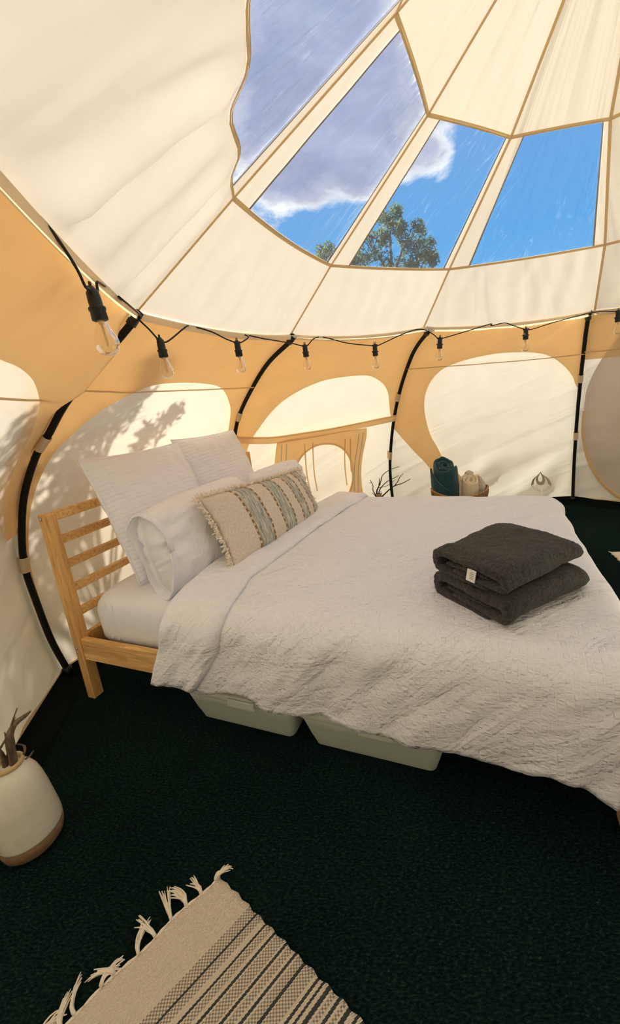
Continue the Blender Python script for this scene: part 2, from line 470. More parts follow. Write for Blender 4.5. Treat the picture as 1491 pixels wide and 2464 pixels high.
def mk_lumbar():
    bd = [.0, .205, .335, .455, .570, .670, .760, .845, .925]
    def col(t):
        uv = uvn(t); s_ = t.node('ShaderNodeSeparateXYZ', i_0=uv)
        x, y = s_.outputs[0], s_.outputs[1]
        beige, green = (.74, .66, .56), (.46, .47, .42)
        stops = [(b_, beige if i % 2 == 0 else green) for i, b_ in enumerate(bd)]
        base = t.ramp(x, stops, 'CONSTANT')
        isg = t.ramp(x, [(b_, float(i % 2)) for i, b_ in enumerate(bd)], 'CONSTANT')
        stre = t.noise(t.mapping(uv, scale=(90, 14, 1)), 1., 3., .6)
        grn = t.ramp(stre, [(.33, (.22, .26, .23)), (.48, (.42, .43, .38)), (.62, (.74, .69, .60))])
        base = t.mix(t.math('MULTIPLY', isg, .85), base, grn)
        wv = t.ramp(t.noise(t.mapping(uv, scale=(200, 90, 1)), 1., 1.), [(.3, .82), (.7, 1.04)])
        base = t.mix(1., base, wv, 'MULTIPLY')
        d = None
        for b_ in bd[1:]:
            e = t.math('ABSOLUTE', t.math('SUBTRACT', x, b_))
            d = e if d is None else t.math('MINIMUM', d, e)
        band = t.math('LESS_THAN', d, .0075)
        lad = t.math('GREATER_THAN', t.math('SINE', t.math('MULTIPLY', y, 2*PI*34)), -.25)
        edge = t.math('GREATER_THAN', d, .0052)
        st = t.math('MULTIPLY', band, t.math('MAXIMUM', lad, edge))
        return t.mix(st, base, (.30, .165, .05))
    def b(t):
        uv = uvn(t)
        return t.bump(t.noise(t.mapping(uv, scale=(180, 80, 1)), 1., 2.), .4, .003)
    return princ('woven_stripe', col, .9, b, .08)
M['lumbar'] = mk_lumbar()
M['fringe'] = princ('cotton_fringe', (.86, .78, .66), .9, None, .08)
def mk_fur():
    def col(t):
        n = t.noise(obn(t), 130, 3., .7)
        return t.ramp(n, [(.3, (.018, .018, .0165)), (.55, (.046, .047, .042)), (.75, (.115, .115, .105))])
    def b(t):
        ob = obn(t)
        h = t.math('ADD', t.noise(ob, 260, 3., .7), t.math('MULTIPLY', t.noise(ob, 45, 3., .6, .3), 1.4))
        return t.bump(h, .8, .010)
    return princ('charcoal_fleece', col, .95, b, .05, sheen=.22)
M['fur'] = mk_fur()
M['tag'] = princ('white_tag', (.8, .79, .77), .6)
M['tagprint'] = princ('tag_print', (.2, .2, .2), .7)
M['bin'] = princ('pale_plastic', lambda t: t.ramp(t.noise(t.mapping(obn(t), scale=(2, 2, 40)), 3., 2.), [(.3, (.50, .57, .48)), (.7, (.56, .63, .53))]), .45, None, .4)
M['binlid'] = princ('pale_plastic_lid', (.60, .66, .56), .4, None, .4)
def mk_glaze():
    def col(t):
        z = t.node('ShaderNodeSeparateXYZ', i_0=obn(t)).outputs[2]
        n = t.noise(obn(t), 9, 3., .6)
        a = t.ramp(n, [(.3, (.66, .63, .52)), (.7, (.80, .76, .64))])
        sp = t.ramp(t.noise(obn(t), 420, 1.), [(.26, .72), (.32, 1.)])
        return t.mix(1., a, sp, 'MULTIPLY')
    return princ('cream_glaze', col, .22, None, .5)
M['glaze'] = mk_glaze()
M['clay'] = princ('bare_clay', lambda t: t.ramp(t.noise(obn(t), 60, 3.), [(.3, (.20, .115, .062)), (.7, (.28, .165, .09))]), .85)
M['rim'] = princ('bare_rim', (.55, .40, .20), .6)
M['twig'] = princ('dry_twig', lambda t: t.ramp(t.noise(t.mapping(obn(t), scale=(90, 90, 14)), 1., 4.), [(.35, (.07, .045, .028)), (.65, (.24, .17, .11))]), .85)
M['twigdark'] = princ('dark_twig', (.035, .022, .014), .8)
M['smallvase'] = princ('stoneware', (.36, .33, .25), .6)
M['wicker'] = princ('rattan', lambda t: t.ramp(t.noise(obn(t), 60, 3.), [(.3, (.24, .13, .045)), (.7, (.50, .31, .12))]), .6)
def soft(name, c0, c1, sc=220, sheen=.2):
    return princ(name, lambda t: t.ramp(t.noise(obn(t), sc, 3., .7), [(.35, c0), (.65, c1)]), .95, lambda t: t.bump(t.noise(obn(t), sc*.7, 3., .6), .7, .005), .05, sheen=sheen)
M['teal'] = soft('teal_plush', (.009, .036, .046), (.034, .105, .125), 160, .35)
M['grey'] = soft('pale_grey_cotton', (.55, .49, .43), (.68, .61, .53), 200)
def mk_knit():
    def b(t):
        s_ = t.node('ShaderNodeSeparateXYZ', i_0=uvn(t))
        return t.bump(t.math('SINE', t.math('MULTIPLY', s_.outputs[0], 2*PI/.008)), .5, .005)
    return princ('cream_knit', (.84, .73, .55), .95, b, .05)
M['knit'] = mk_knit()
def mk_carpet():
    def col(t):
        ob = obn(t)
        n = t.noise(t.mapping(ob, rot=(0, 0, .25), scale=(95, 210, 1)), 1., 4., .7)
        big = t.noise(ob, 1.6, 3., .6)
        c = t.ramp(n, [(.30, (.0012, .0045, .0042)), (.48, (.0045, .0135, .0118)), (.62, (.013, .029, .026)), (.74, (.06, .09, .08))])
        return t.mix(1., c, t.ramp(big, [(.3, .7), (.7, 1.25)]), 'MULTIPLY')
    def b(t):
        return t.bump(t.noise(t.mapping(obn(t), rot=(0, 0, .25), scale=(150, 320, 1)), 1., 3., .65), .8, .006)
    return princ('dark_carpet', col, .97, b, .03)
M['carpet'] = mk_carpet()
M['groundsheet'] = princ('groundsheet', (.003, .006, .005), .85, lambda t: t.bump(t.noise(obn(t), 14, 3.), .4, .02), .08)
def mk_rug():
    cream = (.71, .565, .40)
    lines = [(.147, .005), (.181, .005), (.211, .006), (.247, .006), (.277, .006), (.304, .007), (.345, .006), (.358, .005), (.373, .009), (.401, .007), (.427, .009), (.446, .006), (.462, .012), (.49, .01)]
    checks = [(.120, .144), (.150, .166), (.186, .200), (.217, .240), (.254, .268), (.284, .300), (.309, .335), (.382, .392), (.410, .418), (.47, .486)]
    def col(t):
        uv = uvn(t); s_ = t.node('ShaderNodeSeparateXYZ', i_0=uv)
        x, y = s_.outputs[0], s_.outputs[1]
        row = t.math('FLOOR', t.math('DIVIDE', x, .0044))
        yy = t.math('ADD', t.math('DIVIDE', y, .0078), t.math('MULTIPLY', row, .5))
        ck = t.math('GREATER_THAN', t.math('FRACT', yy), .5)
        jig = t.math('MULTIPLY', t.math('SUBTRACT', t.math('FRACT', t.math('DIVIDE', y, .0078)), .5), .0016)
        xj = t.math('ADD', x, jig)
        base = t.mix(t.math('MULTIPLY', t.noise(t.mapping(uv, scale=(150, 150, 1)), 1., 2.), .25), (.97, .85, .68), (.84, .71, .55))
        cm = None
        for a, b_ in checks:
            e = t.math('MULTIPLY', t.math('GREATER_THAN', x, a), t.math('LESS_THAN', x, b_))
            cm = e if cm is None else t.math('MAXIMUM', cm, e)
        base = t.mix(t.math('MULTIPLY', cm, ck), base, (.40, .345, .28))
        lm = None
        for p_, w_ in lines:
            e = t.math('LESS_THAN', t.math('ABSOLUTE', t.math('SUBTRACT', xj, p_)), w_/2)
            lm = e if lm is None else t.math('MAXIMUM', lm, e)
        return t.mix(lm, base, (.085, .092, .09))
    def b(t):
        s_ = t.node('ShaderNodeSeparateXYZ', i_0=uvn(t))
        a = t.math('SINE', t.math('MULTIPLY', s_.outputs[0], 2*PI/.0044)); c = t.math('SINE', t.math('MULTIPLY', s_.outputs[1], 2*PI/.0078))
        return t.bump(t.math('MULTIPLY', a, c), .7, .004)
    return princ('woven_rug', col, .95, b, .03)
M['rug'] = mk_rug()
M['rugplain'] = princ('cream_rug', lambda t: t.ramp(t.noise(obn(t), 120, 3.), [(.3, (.74, .66, .54)), (.7, (.90, .83, .71))]), .95, lambda t: t.bump(t.noise(obn(t), 90, 2.), .8, .008), .03)
M['print'] = princ('canvas_print', (.44, .385, .28), .9)
M['bark'] = princ('bark', (.10, .075, .055), .9)
def mk_leaf(nm, c0, c1):
    m, t, out = mat(nm)
    c = t.ramp(t.noise(obn(t), 2.5, 3.), [(.35, c0), (.65, c1)])
    df = t.node('ShaderNodeBsdfDiffuse', i_0=c); tr = t.node('ShaderNodeBsdfTranslucent', i_0=c)
    t.put(out, t.shmix(.3, df.outputs[0], tr.outputs[0])); return m
M['leaf'] = mk_leaf('foliage', (.045, .085, .05), (.13, .17, .085))
M['lawn'] = princ('lawn', lambda t: t.ramp(t.noise(obn(t), 3., 5.), [(.35, (.10, .11, .04)), (.65, (.22, .2, .09))]), .95)
# ------------------------------------------------------------------ setting: ground, floor, tent shell
gv = [(-60, -60, -.03), (60, -60, -.03), (60, 60, -.03), (-60, 60, -.03)]
struct(mesh('ground', gv, [(0, 1, 2, 3)], M['lawn'], None, None, False))
LOWR[9] = (-.030, .800, 1.951)
N_ = 10
def lerp3(a, b, u): return tuple(a[i]+(b[i]-a[i])*u for i in range(3))
# floor: groundsheet up to the foot of the walls
fv = [(TC[0], TC[1], 0)]; ff = []
for k in range(N_):
    for u in (0, .5): fv.append(wall(k, u, 1.))
fv = [(x, y, -.011) for x, y, z in fv]
for i in range(20): ff.append((0, 1+i, 1+(i+1) % 20))
floor = struct(mesh('floor', fv, ff, M['groundsheet'], None, None, False))
# raised rim of the groundsheet along the wall
rv, rf = [], []
for i in range(81):
    k, u = int(i//8) % N_, (i % 8)/8
    x, y, z = wall(k, u, 1.); dx, dy = TC[0]-x, TC[1]-y; l = math.hypot(dx, dy); dx /= l; dy /= l
    w_ = .004*math.sin(i*1.7)
    rv += [(x+dx*(.006+w_), y+dy*(.006+w_), .052+.012*math.sin(i*.9)), (x+dx*(.025+w_), y+dy*(.025+w_), .018), (x+dx*.10, y+dy*.10, -.008)]
for i in range(80):
    for j in (0, 1): rf.append((i*3+j, i*3+j+1, i*3+j+4, i*3+j+3))
mesh('groundsheet_rim', rv, rf, M['groundsheet'], floor)
# carpet laid on it
cv = []
for i in range(40):
    k, u = int(i//4), (i % 4)/4
    x, y, z = wall(k, u, 1.); dx, dy = TC[0]-x, TC[1]-y; l = math.hypot(dx, dy)
    q = .115+.01*fbm(i*.6, 1); cv.append((x+dx/l*q, y+dy/l*q))
bm = bmesh.new()
lo_ = [bm.verts.new((x, y, -.010)) for x, y in cv]; hi_ = [bm.verts.new((x, y, .0)) for x, y in cv]
bm.faces.new(hi_)
for i in range(40): bm.faces.new((lo_[i], lo_[(i+1) % 40], hi_[(i+1) % 40], hi_[i]))
bmesh.ops.recalc_face_normals(bm, faces=bm.faces)
me = bpy.data.meshes.new('carpet'); bm.to_mesh(me); bm.free(); me.materials.append(M['carpet'])
tag(link(bpy.data.objects.new('carpet', me)), 'dark green black short pile carpet covering the tent floor', 'carpet')
ZF = .0   # top of the carpet

SIDES = ['head', 'back', 'far', 'right', 'entrance', 'front', 'near', 'corner', 'side', 'left']
def width(k): a, b = pole(k, .5), pole(k+1, .5); return math.dist(a, b)
WRK = {9: .012, 0: .006, 1: .006, 2: .008, 3: .004}
def wrinkle(k, u, v):
    """gentle relief of the slack canvas, fading out at poles and edges"""
    e = min(1, 6*u, 6*(1-u), 8*v, 1.)
    s = u*1.9; w = v*1.9
    d = 1.2*WRK.get(k, .006)*fbm(s*1.1+w*2.2+k*9, (w*.5-s*1.4)*.8, k, 3)
    if k == 9: d += .010*math.sin(u*27+2*fbm(u*3, v*2, 5))*smooth01((v-.55)*3)
    if k == 2: d += .042*smooth01((v-.62)*5)*smooth01((1-v)*14)*math.sin((v*30+u*13)*1.0+2.2*fbm(u*2, v*2, 3))*smooth01((u-.25)*3)
    return d*max(e, 0)
def wallp(k, u, v, off=0.): return wall(k, u, v, off+wrinkle(k, u, v))
walls = {}
def uvw(k): 
    w = width(k)
    return lambda u, v: (u*w+k*2.3, v*1.95)
def strip_on_wall(name, k, pts, wid, off, m, parent, per=6, thick=0.):
    """tape sewn along a line (u, v) of wall panel k"""
    P2 = spline([(a, b, 0) for a, b in pts], per)
    Wd = width(k)
    v, f, uv = [], [], []
    for i, p in enumerate(P2):
        q = P2[min(i+1, len(P2)-1)]-P2[max(i-1, 0)]
        tx, ty = q.x*Wd, q.y*1.95; l = math.hypot(tx, ty) or 1
        nx, ny = -ty/l, tx/l
        w2 = wid[0]+(wid[1]-wid[0])*i/(len(P2)-1) if isinstance(wid, tuple) else wid
        for j, sg in enumerate((-1, 0, 1)):
            uu, vv = p.x+sg*nx*w2/2/Wd, min(max(p.y+sg*ny*w2/2/1.95, 0), 1)
            v.append(wallp(k, min(max(uu, 0), 1), vv, off+(.002+thick if sg == 0 else 0)))
            uv.append((uu*Wd+k*2.3, vv*1.95))
    for i in range(len(P2)-1):
        for j in (0, 1): f.append((i*3+j, i*3+j+1, i*3+j+4, i*3+j+3))
    return mesh(name, v, f, m, parent, uv)
def patch_on_wall(name, k, outer, holes, off, m, parent, offf=None, step=.035):
    """a sheet cut to an outline (u, v) with holes, lying on wall panel k"""
    Wd = width(k)
    def dens(poly):
        out = []
        for a, b in zip(poly, poly[1:]+poly[:1]):
            d = math.hypot((b[0]-a[0])*Wd, (b[1]-a[1])*1.95); n = max(1, int(d/step))
            out += [(a[0]+(b[0]-a[0])*i/n, a[1]+(b[1]-a[1])*i/n) for i in range(n)]
        return out
    outer = dens(outer); holes = [dens(h) for h in holes]
    def inside(p, poly):
        c_ = False; x, y = p
        for (ax, ay), (bx, by) in zip(poly, poly[1:]+poly[:1]):
            if (ay > y) != (by > y) and x < (bx-ax)*(y-ay)/(by-ay)+ax: c_ = not c_
        return c_
    co, ed, fcs = [], [], []
    for poly in [outer]+holes:
        b = len(co); n = len(poly); co += [V((x*Wd, y*1.95)) for x, y in poly]
        ed += [(b+i, b+(i+1) % n) for i in range(n)]
    u0, u1 = min(p[0] for p in outer), max(p[0] for p in outer); v0, v1 = min(p[1] for p in outer), max(p[1] for p in outer)
    nu, nv = int((u1-u0)*Wd/step)+2, int((v1-v0)*1.95/step)+2
    for i in range(1, nu):
        for j in range(1, nv):
            p = (u0+(u1-u0)*i/nu, v0+(v1-v0)*j/nv)
            if inside(p, outer) and not any(inside(p, h) for h in holes): co.append(V((p[0]*Wd, p[1]*1.95)))
    vo, eo, fo, *_ = delaunay_2d_cdt(co, ed, [], 0, 1e-5)
    keep = []
    for q in fo:
        c_ = sum((vo[i] for i in q), V((0, 0)))/len(q); p = (c_.x/Wd, c_.y/1.95)
        if inside(p, outer) and not any(inside(p, h) for h in holes): keep.append(tuple(q))
    vv = []
    for q in vo:
        u, v = min(max(q.x/Wd, 0), 1), min(max(q.y/1.95, 0), 1)
        vv.append(wallp(k, u, v, off if offf is None else offf(u, v)))
    return mesh(name, vv, keep, m, parent, [(q.x+k*2.3, q.y) for q in vo])

for k in range(N_):
    v, f, uv = grid(48, 48, lambda u, w: wallp(k, u, w), uvw(k))
    walls[k] = struct(mesh('wall_'+SIDES[k], v, f, M['canvas'], None, uv))
    # stitched hem along the ground
    strip_on_wall('hem', k, [(0, .985), (.25, .985), (.5, .985), (.75, .985), (1, .985)], .05, .006, M['hem'], walls[k], 8)
# amber lining sewn inside the upper wall, cut out around the openings
LOFF = .035
def lin9(u, v): return lin(u, v)+.05*smooth01((u-.75)*5)*smooth01((v-.03)*16)*smooth01((.30-v)*9)
def lin(u, v): return LOFF*min(1, v*7)*min(1, .25+6*u, .25+6*(1-u))
def ell(cu, cv, ru, rv, n=28, p=2.4, a0=0):
    out = []
    for i in range(n):
        a = 2*PI*i/n+a0; c_, s_ = math.cos(a), math.sin(a)
        out.append((cu+ru*math.copysign(abs(c_)**(2/p), c_), cv+rv*math.copysign(abs(s_)**(2/p), s_)))
    return out
top = [(0, .002), (1, .002)]
def smo(q): return [(a.x, a.y) for a in spline([(x, y, 0) for x, y in q], 4)]
op0 = [(1, .50), (.962, .495), (.934, .484), (.937, .454), (.908, .387), (.854, .332), (.765, .27), (.675, .235), (.56, .216), (.457, .207), (.365, .206), (.29, .212), (.234, .232), (.189, .257),
       (.142, .286), (.104, .32), (.08, .366), (.062, .404), (.049, .449), (.036, .521), (.028, .60), (.022, .733), (.012, .843), (0, .90)]
patch_on_wall('lining', 0, top+[(1, .55)]+[(.945, .55)]+smo(op0[2:]), [], 0, M['inner'], walls[0], lin)
op1 = [(1, .483), (.976, .483), (.945, .411), (.915, .354), (.85, .296), (.757, .256), (.681, .245), (.547, .248), (.424, .262), (.316, .298), (.239, .345), (.187, .403), (.142, .473), (.102, .53),
       (.08, .571), (.06, .64), (.04, .72), (.02, .80), (0, .85)]
patch_on_wall('lining', 1, top+smo(op1), [], 0, M['inner'], walls[1], lin)
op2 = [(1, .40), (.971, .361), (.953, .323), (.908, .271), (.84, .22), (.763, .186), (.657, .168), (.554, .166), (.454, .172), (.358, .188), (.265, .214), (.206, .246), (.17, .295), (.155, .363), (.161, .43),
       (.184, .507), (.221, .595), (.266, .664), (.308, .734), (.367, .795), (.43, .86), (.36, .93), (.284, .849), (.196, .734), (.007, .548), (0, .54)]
patch_on_wall('lining', 2, top+smo(op2[:20])+op2[20:], [], 0, M['inner'], walls[2], lin)  # lower left strap is cloth standing in for a shadow band on the canvas
ov3 = [(.5, .02), (.36, .04), (.25, .085), (.181, .138), (.141, .191), (.102, .248), (.064, .325), (.041, .407), (.037, .503), (.039, .618), (.061, .723), (.093, .801), (.141, .873), (.197, .925), (.25, .955), (.36, .975), (.5, .98)]
ov3 = ov3+[(1-a, b) for a, b in ov3[-2:0:-1]]
patch_on_wall('lining', 3, top+[(1, .24), (0, .24)], [], 0, M['inner'], walls[3], lin)
r9 = [(.5, .165), (.558, .172), (.648, .181), (.734, .201), (.808, .24), (.857, .284), (.878, .324), (.897, .387), (.892, .444), (.866, .483), (.84, .55), (.82, .65), (.80, .75), (.74, .83), (.62, .87), (.5, .88)]
h9 = r9+[(1-a, b) for a, b in r9[-2:0:-1]]
patch_on_wall('lining', 9, top+[(1, .60), (.93, .60), (.875, .47)]+[(a, b) for a, b in smo(r9)[::-1] if b < .46]+[(.3, .2), (.1, .45), (0, .6)], [], 0, M['inner'], walls[9], lin9)
for k in ():
    patch_on_wall('lining', k, top+[(1, .82), (.8, .93), (.2, .93), (0, .82)], [ell(.5, .53, .39, .34)], 0, M['inner'], walls[k], lin, step=.08)
# thin horizontal seams
for k, pts in ((0, [(0, .203), (.103, .214), (.227, .227), (.501, .239), (.8, .254), (1, .262)]), (9, [(0, .26), (.5, .25), (.8, .238), (1, .225)]), (2, [(0, .228), (.25, .222), (.522, .215), (.8, .207), (1, .2)]), (3, [(0, .188), (.15, .2), (.5, .205), (1, .2)])):
    strip_on_wall('seam', k, pts, .011, LOFF+.006, M['seam'], walls[k])
# grey oval insect mesh door on the right wall with its zip
dr = patch_on_wall('mesh_flap', 3, smo(ov3+ov3[:1])[:-1], [], .02, M['mesh'], walls[3])
for q, w_ in ((1.0, .012), (.955, .008)):
    pts = [(.5+(a-.5)*q, .5+(b-.5)*q) for a, b in ov3]; strip_on_wall('zip', 3, pts[:9], w_, .026, M['zip'], walls[3], 5)
strip_on_wall('zip_cover', 3, [(a-.002, b) for a, b in ov3[8:17]], (.018, .045), .034, M['inner'], walls[3], 5, .008)
# zipped window panel on the back wall: band, hanging panel with an oval hole, zips and ties
strip_on_wall('hem_band', 1, [(0, .505), (.03, .520), (.181, .535), (.326, .535), (.58, .522), (.795, .505), (.97, .49), (1, .487)], .062, LOFF+.02, M['inner'], walls[1], 6, .004)
strip_on_wall('hem_band', 1, [(0, .493), (.03, .508), (.181, .521), (.326, .521), (.58, .508), (.795, .489), (.97, .474), (1, .47)], .018, LOFF+.026, M['inner'], walls[1], 6, .004)
fl = [(.242, .545), (.33, .54), (.48, .535), (.65, .528), (.80, .52), (.803, .56), (.795, .64), (.785, .70), (.772, .76), (.766, .82), (.77, .88), (.775, .95), (.6, .965), (.4, .965), (.26, .95), (.258, .88), (.245, .80), (.229, .728), (.228, .65), (.236, .59)]
hole = ell(.522, .735, .19, .160, 26, 2.1)
wf = patch_on_wall('window_flap', 1, fl, [hole], 0, M['inner'], walls[1], lambda u, v: LOFF+.025+.012*math.sin(v*24+u*9))
strip_on_wall('binding', 1, hole+hole[:1], .02, LOFF+.04, M['inner'], walls[1], 2)
for du in (0., .028):
    strip_on_wall('zip', 1, [(.268+du, .555), (.262+du, .65), (.268+du, .73), (.285+du, .80), (.29+du, .90)], .009, LOFF+.045, M['zip'], walls[1])
    strip_on_wall('zip', 1, [(.776-du, .54), (.768-du, .62), (.752-du, .70), (.742-du, .78), (.728-du, .86), (.70-du, .93)], .009, LOFF+.045, M['zip'], walls[1])
for u0, v1_, du in ((.40, .80, .018), (.45, .80, .012), (.655, .80, .004), (.69, .735, .012)):
    strip_on_wall('tie', 1, [(u0, .56), (u0+du*.4, .64), (u0+du*.6, .72), (u0+du, v1_)], .012, LOFF+.05, M['inner'], walls[1])
# faint mirrored print on the outside of the far wall
def epix(x, y): return (.836+(x-805)/12.42/45*.1, .834+(y-710)/12.42*.00222)
def poly_print(name, pts, k=2, off=.004):
    co = [V((a, b)) for a, b in pts]
    vo, eo, fo, *_ = delaunay_2d_cdt(co, [(i, (i+1) % len(co)) for i in range(len(co))], [], 1, 1e-9)
    vv = []
    for q in vo:
        vv.append(wallp(k, *epix(q.x, q.y), off))
    return mesh(name, vv, [tuple(q) for q in fo], M['print'], walls[k], None, False)
wing = [(800, 716), (770, 770), (735, 815), (690, 848), (640, 880), (590, 925), (556, 985), (538, 1050), (528, 1132), (570, 1100), (612, 1078), (618, 1020), (632, 970), (655, 925), (690, 876), (730, 830), (765, 790)]
uleft = [(805, 712), (770, 775), (735, 815), (700, 860), (680, 910), (672, 965), (682, 1020), (706, 1065), (745, 1098), (805, 1112), (805, 1024), (770, 1012), (745, 975), (740, 930), (750, 880), (772, 830), (793, 780), (805, 750)]
for pts in (wing, uleft):
    poly_print('printed_emblem', pts); poly_print('printed_emblem', [(1605-x, y) for x, y in pts][::-1])
def letters(txt, cx, cy, rad, a0, a1, size):
    """mirrored lettering on an arc, as it shows through the cloth"""
    n = len(txt)
    for i, ch in enumerate(txt):
        if ch == ' ': continue
        cu = bpy.data.curves.new('letter', 'FONT'); cu.body = ch; cu.size = size; cu.align_x = 'CENTER'; cu.resolution_u = 3
        tmp = bpy.data.objects.new('letter', cu); me = tmp.to_mesh()
        vs = [w.co.copy() for w in me.vertices]; fs = [tuple(q.vertices) for q in me.polygons]
        tmp.to_mesh_clear(); bpy.data.objects.remove(tmp); bpy.data.curves.remove(cu)
        a = math.radians(a0+(a1-a0)*i/(n-1))
        vv = []
        for q in vs:
            x, y = -q.x*.85, q.y-size*.36                             # mirrored
            rx, ry = math.sin(a), math.cos(a)                          # outward direction, image y down
            px = cx+rx*rad-x*-ry*1.0+rx*-y; py = cy+ry*rad-x*rx*1.0+ry*-y
            vv.append(wallp(2, *epix(px, py), .004))
        mesh('printed_letter', vv, fs, M['print'], walls[2], None, False)
letters('LOTUS BELLE', 802, 1012, 252, 62, -62, 78)

# ---- roof ----
ceil_v, ceil_f = [], []
def roofp(k, zone, u, v, off=0.):
    rings = {'a': (EAVE, LOWR), 'w': (LOWR, UPR), 't': (UPR, None)}[zone]
    a, b = rings[0][k], rings[0][(k+1) % N_]
    if rings[1]: c_, d_ = rings[1][k], rings[1][(k+1) % N_]
    else: c_ = d_ = APEX
    p0, p1 = lerp3(a, b, u), lerp3(c_, d_, u)
    p = list(lerp3(p0, p1, v))
    q = 4*u*(1-u)
    dr_ = {'a': (.03, .006), 'w': (.006, 0), 't': (0, 0)}[zone]
    p[2] -= (dr_[0]*(1-v)+dr_[1]*v)*q
    # scalloped ring edges bow outward a little
    cx, cy = p[0]-TC[0], p[1]-TC[1]; l = math.hypot(cx, cy) or 1
    bl = .022 if k in (0, 9) else .004
    bow = {'a': bl*v, 'w': bl*(1-v)-.006*v, 't': -.006*(1-v)}[zone]*q
    if k == 9 and zone in 'aw':
        wv = .016*math.sin(u*15.5+.6)*q*(v if zone == 'a' else 1-v)
        bow = bow*.6+wv
    p[0] += cx/l*bow; p[1] += cy/l*bow
    # slack folds running down the slope
    e = min(1, 5*u, 5*(1-u))
    if zone == 'a':
        am = .027 if k == 9 else .006
        fr = 5.3 if k == 9 else 7.
        d = am*math.sin(2*PI*(fr*u+(.22 if k == 9 else .35)*fbm(u*2+k, v*1.2, k)+(0 if k == 9 else .2)*v))*e*(.6+.8*mnoise.noise(V((u*4, 1, k))) if k == 9 else 1)
        d *= smooth01(v*6)*smooth01((1-v)*6)
        p[2] += d; p[0] += cx/l*d*.5; p[1] += cy/l*d*.5
    elif zone == 'w':
        p[2] += .004*fbm(u*3+k*3, v*3, k)*e*min(1, 6*v, 6*(1-v))
    if off:
        p[2] -= off*.8; p[0] -= cx/l*off*.6; p[1] -= cy/l*off*.6
    return tuple(p)
# eave band sewn along the edge between roof and walls: root of the ceiling
cv_, cf_, cuv = [], [], []
for k in range(N_):
    for i in range(12):
        u = i/12
        x, y, z = roofp(k, 'a', u, .0); dx, dy = TC[0]-x, TC[1]-y; l = math.hypot(dx, dy); dx /= l; dy /= l
        w_ = .006*fbm(k*5+u*6, 2, 1)
        cv_ += [roofp(k, 'a', u, .012, .002), (x+dx*(.022+w_), y+dy*(.022+w_), z-.008+w_), (x+dx*.010, y+dy*.010, z-.030-w_)]; cuv += [(k+u, 0), (k+u, .03), (k+u, .06)]
n3 = len(cv_)
for i in range(n3//3):
    j = (i+1) % (n3//3)
    for q in (0, 1): cf_.append((i*3+q, i*3+q+1, j*3+q+1, j*3+q))
ceiling = struct(mesh('ceiling', cv_, cf_, M['hem'], None, cuv))
def roof_patch(name, k, zone, u0, u1, v0, v1, m, parent, nu=24, nv=16, off=0.):
    wd = math.dist(EAVE[k], EAVE[(k+1) % N_])
    g = grid(nu, nv, lambda a, b: roofp(k, zone, u0+(u1-u0)*a, v0+(v1-v0)*b, off), lambda a, b: ((u0+(u1-u0)*a)*wd+k*2.1, (v0+(v1-v0)*b)*.6+{'a': 0, 'w': .6, 't': 1.3}[zone]))
    return mesh(name, *g[:2], m, parent, g[2])
WIN = [(9, .03, .90), (0, .115, .945), (1, .135, .945), (2, .135, .93), (3, .12, .88)]
wink = {a: (b, c_) for a, b, c_ in WIN}
nw = 0
for k in range(N_):
    roof_patch('roof_panel', k, 'a', 0, 1, 0, 1, M['roof'], ceiling, 40, 18)
    roof_patch('roof_panel', k, 't', 0, 1, 0, 1, M['roof'], ceiling, 12, 12)
    if k in wink:
        u0, u1 = wink[k]; nw += 1
        roof_patch('roof_strip', k, 'w', 0, u0, 0, 1, M['roof'], ceiling, 5, 14); roof_patch('roof_strip', k, 'w', u1, 1, 0, 1, M['roof'], ceiling, 5, 14)
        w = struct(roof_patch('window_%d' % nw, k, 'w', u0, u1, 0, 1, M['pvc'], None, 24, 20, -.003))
        for (a0, b0, a1, b1) in ((u0, 0, u0, 1), (u1, 0, u1, 1), (u0, 0, u1, 0), (u0, 1, u1, 1)):
            pv, pf = [], []
            for i in range(21):
                s = i/20; uu, vv_ = a0+(a1-a0)*s, b0+(b1-b0)*s
                hw = .006 if a0 == a1 else .011
                for sg in (-1, 1):
                    pv.append(roofp(k, 'w', uu+(sg*hw if a0 == a1 else 0), min(max(vv_+(0 if a0 == a1 else sg*hw), 0), 1), .003))
            for i in range(20): pf.append((2*i, 2*i+1, 2*i+3, 2*i+2))
            mesh('binding', pv, pf, M['binding'], w)
    else:
        roof_patch('roof_panel', k, 'w', 0, 1, 0, 1, M['roof'], ceiling, 12, 12)
# seam tapes: up every ridge and around both rings
def seam3(pts, wid, parent, up=None):
    v, f, uv = [], [], []
    pts = [V(p) for p in pts]
    for i, p in enumerate(pts):
        tg = (pts[min(i+1, len(pts)-1)]-pts[max(i-1, 0)]).normalized()
        rad = V((p.x-TC[0], p.y-TC[1], 0)); nrm = V((rad.x, rad.y, rad.length*1.2)).normalized() if rad.length > 1e-4 else V((0, 0, 1))
        sd_ = tg.cross(nrm).normalized(); q = p-nrm*.004
        for sg in (-1, 0, 1): v.append(q+sd_*sg*wid/2-nrm*(.003 if sg == 0 else 0)); uv.append((sg*wid/2, i*.05))
    for i in range(len(pts)-1):
        for j in (0, 1): f.append((i*3+j, i*3+j+1, i*3+j+4, i*3+j+3))
    return mesh('seam', v, f, M['seam'], parent, uv)
for k in range(N_):
    pts = [lerp3(EAVE[k], LOWR[k], i/8) for i in range(9)]+[lerp3(LOWR[k], UPR[k], i/8) for i in range(1, 9)]
    seam3(pts, .014, ceiling); seam3([lerp3(UPR[k], APEX, i/8) for i in range(9)], .014, ceiling)
    seam3([roofp(k, 'w', i/16, 0) for i in range(17)], .018 if k in (0, 1, 2, 3) else .012, ceiling); seam3([roofp(k, 'w', i/16, 1) for i in range(17)], .016, ceiling)
